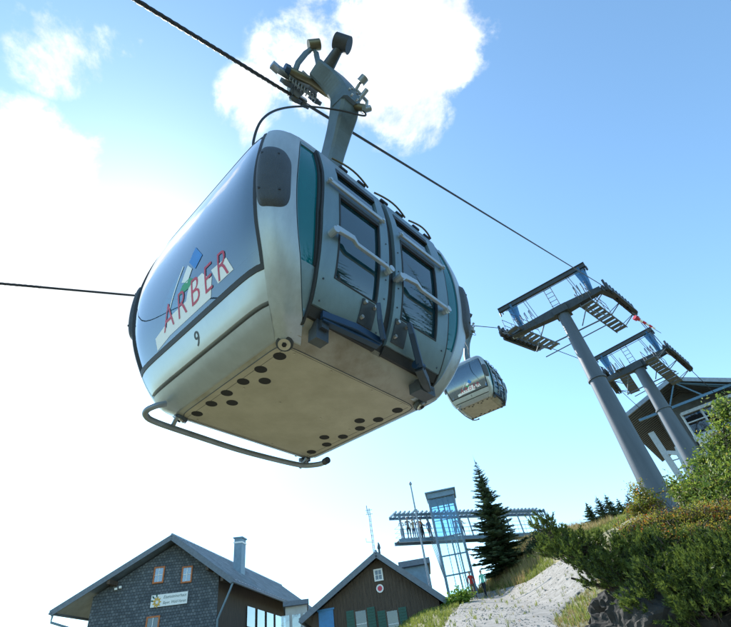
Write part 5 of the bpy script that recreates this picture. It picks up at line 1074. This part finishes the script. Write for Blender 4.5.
plats = [(.45, .5, 'white', 'grey', 'person in white at the far left end of the viewing platform'), (1.0, .35, 'grey', 'black', 'person in grey leaning on the platform rail, second from its left end'), (1.55, .5, 'beige', 'navy', 'person in beige standing third from the left on the platform'), (2.05, .4, 'orange', 'black', 'person in orange and black just left of the lift tower on the platform'), (2.5, .75, 'black', 'black', 'person in black behind the one in orange on the platform'), (3.15, .7, 'blue', 'grey', 'person in blue at the back rail of the platform by the tower'),
         (5.75, .4, 'red', 'navy', 'person in red just right of the lift tower on the platform'), (6.35, .5, 'white', 'navy', 'person in a white top on the platform behind the spruce edge'), (8.1, .45, 'teal', 'black', 'person in teal on the platform right of the tower, near the spruce top')]
for i, (s_, q, a, b_, lb) in enumerate(plats[:8]):
    p = PP_(s_, q, zf + .02); person(p, face_to(p) + [0, .3, -.4, .2, 1.2, 2.5, -.2, .6][i], [1.7, 1.78, 1.66, 1.74, 1.8, 1.7, 1.68, 1.72][i], a, b_, 'hair_b' if i % 2 else 'hair_l', lb, 1 if i % 3 != 2 else 0, 'visitors on the viewing platform', i + 3)

# trees behind the viewer: the wood that the windows reflect
for i in range(22):
    a = math.radians(70 + i * 5.2 + rng.uniform(-2, 2)); D = rng.uniform(15, 26); p = gz((math.sin(a) * D, math.cos(a) * D), .2); spruce(p, rng.uniform(11, 16), rng.uniform(2.6, 3.4), 'spruce of the wood behind the viewer, outside the picture', 'wood behind the viewer', 60 + i, .8)

# ------------------------------------------------------------------ light, sky
SUN_EL, SUN_AZ = math.radians(40.7), math.radians(-34.3)
sd = np.array([math.sin(SUN_AZ) * math.cos(SUN_EL), math.cos(SUN_AZ) * math.cos(SUN_EL), math.sin(SUN_EL)])
sl = bpy.data.lights.new('sun', 'SUN'); sl.energy = 3.6; sl.angle = math.radians(.53); sl.color = (1, .94, .85); so = bpy.data.objects.new('sun', sl); COL.objects.link(so)
so.rotation_euler = Vector(-sd).to_track_quat('-Z', 'Y').to_euler(); so.location = (0, 0, 60)
w = bpy.data.worlds.new('World'); scene.world = w; w.use_nodes = True; nt = w.node_tree; N = nt.nodes; L = nt.links; bg = N['Background']
sky = N.new('ShaderNodeTexSky'); sky.sky_type = 'NISHITA'; sky.sun_disc = False; sky.sun_elevation = SUN_EL; sky.sun_rotation = SUN_AZ; sky.altitude = 1400; sky.air_density = 1.15; sky.dust_density = SKY_DUST if 'SKY_DUST' in globals() else 1.1; sky.ozone_density = .6
tc = N.new('ShaderNodeTexCoord')
def math_(op, a, b=None, clamp=False):
    n = N.new('ShaderNodeMath'); n.operation = op; n.use_clamp = clamp
    for i, x in enumerate((a, b)):
        if x is None: continue
        if isinstance(x, (int, float)): n.inputs[i].default_value = x
        else: L.new(x, n.inputs[i])
    return n.outputs[0]
def blob(px, py, r, amp):
    d = nrm(at(px, py, 10)); vn = N.new('ShaderNodeVectorMath'); vn.operation = 'DOT_PRODUCT'; L.new(tc.outputs['Generated'], vn.inputs[0]); vn.inputs[1].default_value = tuple(d)
    mr = N.new('ShaderNodeMapRange'); mr.interpolation_type = 'SMOOTHSTEP'; mr.inputs[1].default_value = math.cos(math.radians(r)); mr.inputs[2].default_value = math.cos(math.radians(r * .12)); mr.inputs[3].default_value = 0; mr.inputs[4].default_value = amp; L.new(vn.outputs['Value'], mr.inputs[0]); return mr.outputs[0]
nz = N.new('ShaderNodeTexNoise'); nz.inputs['Scale'].default_value = 4.2; nz.inputs['Detail'].default_value = 9; nz.inputs['Roughness'].default_value = .62; nz.inputs['Distortion'].default_value = .25; L.new(tc.outputs['Generated'], nz.inputs[0])
n3 = N.new('ShaderNodeTexNoise'); n3.inputs['Scale'].default_value = 1.6; n3.inputs['Detail'].default_value = 3; L.new(tc.outputs['Generated'], n3.inputs[0])
n4 = N.new('ShaderNodeTexNoise'); n4.inputs['Scale'].default_value = 9; n4.inputs['Detail'].default_value = 7; L.new(tc.outputs['Generated'], n4.inputs[0])
acc = None
for bl in [(50, 240, 15, .62), (150, 225, 8, .5), (110, 200, 7, .45), (20, 165, 9, .45), (85, 300, 13, .6), (130, 235, 7, .36), (10, 300, 14, .55), (385, 35, 13, .56), (405, 105, 8, .38), (330, 90, 9, .48), (290, 60, 7, .32), (440, 20, 9, .42), (260, 110, 7, .42), (375, 115, 7, .28), (50, 42, 7, .36), (100, 12, 7, .34), (85, 30, 5, .3), (400, 420, 4, .18), (345, 175, 6, .25), (270, 520, 24, .12), (250, 140, 6, .2), (430, 60, 7, .4)]:
    v = blob(*bl); acc = v if acc is None else math_('MAXIMUM', acc, v)
dn = math_('ADD', acc, math_('MULTIPLY', math_('MULTIPLY', math_('SUBTRACT', nz.outputs[0], .5), 2.5), math_('MULTIPLY', acc, 4.0, True)))
far = math_('MULTIPLY', math_('SUBTRACT', n3.outputs[0], .52), .9)
dens = N.new('ShaderNodeMapRange'); dens.interpolation_type = 'SMOOTHSTEP'; dens.inputs[1].default_value = .22; dens.inputs[2].default_value = .58; dens.inputs[3].default_value = 0; dens.inputs[4].default_value = 1; L.new(dn, dens.inputs[0])
cl = N.new('ShaderNodeMix'); cl.data_type = 'RGBA'; L.new(dens.outputs[0], cl.inputs[0]); tn = N.new('ShaderNodeMix'); tn.data_type = 'RGBA'; tn.blend_type = 'MULTIPLY'; tn.inputs[0].default_value = 1; tn.inputs[7].default_value = (.78, .985, 1.0, 1); L.new(sky.outputs[0], tn.inputs[6]); L.new(tn.outputs[2], cl.inputs[6]); 
cr = N.new('ShaderNodeMix'); cr.data_type = 'RGBA'; cm = N.new('ShaderNodeMapRange'); cm.inputs[1].default_value = .42; cm.inputs[2].default_value = .66; L.new(n4.outputs[0], cm.inputs[0]); L.new(cm.outputs[0], cr.inputs[0]); cr.inputs[6].default_value = (CLOUD[0] * .82, CLOUD[1] * .86, CLOUD[2] * .89, 1); cr.inputs[7].default_value = (CLOUD[0] * 1.25, CLOUD[1] * 1.25, CLOUD[2] * 1.2, 1); L.new(cr.outputs[2], cl.inputs[7])
L.new(cl.outputs[2], bg.inputs['Color']); bg.inputs['Strength'].default_value = .15
scene.view_settings.view_transform = 'Standard'; scene.view_settings.look = 'None'; scene.view_settings.gamma = 1; scene.view_settings.exposure = EXPO
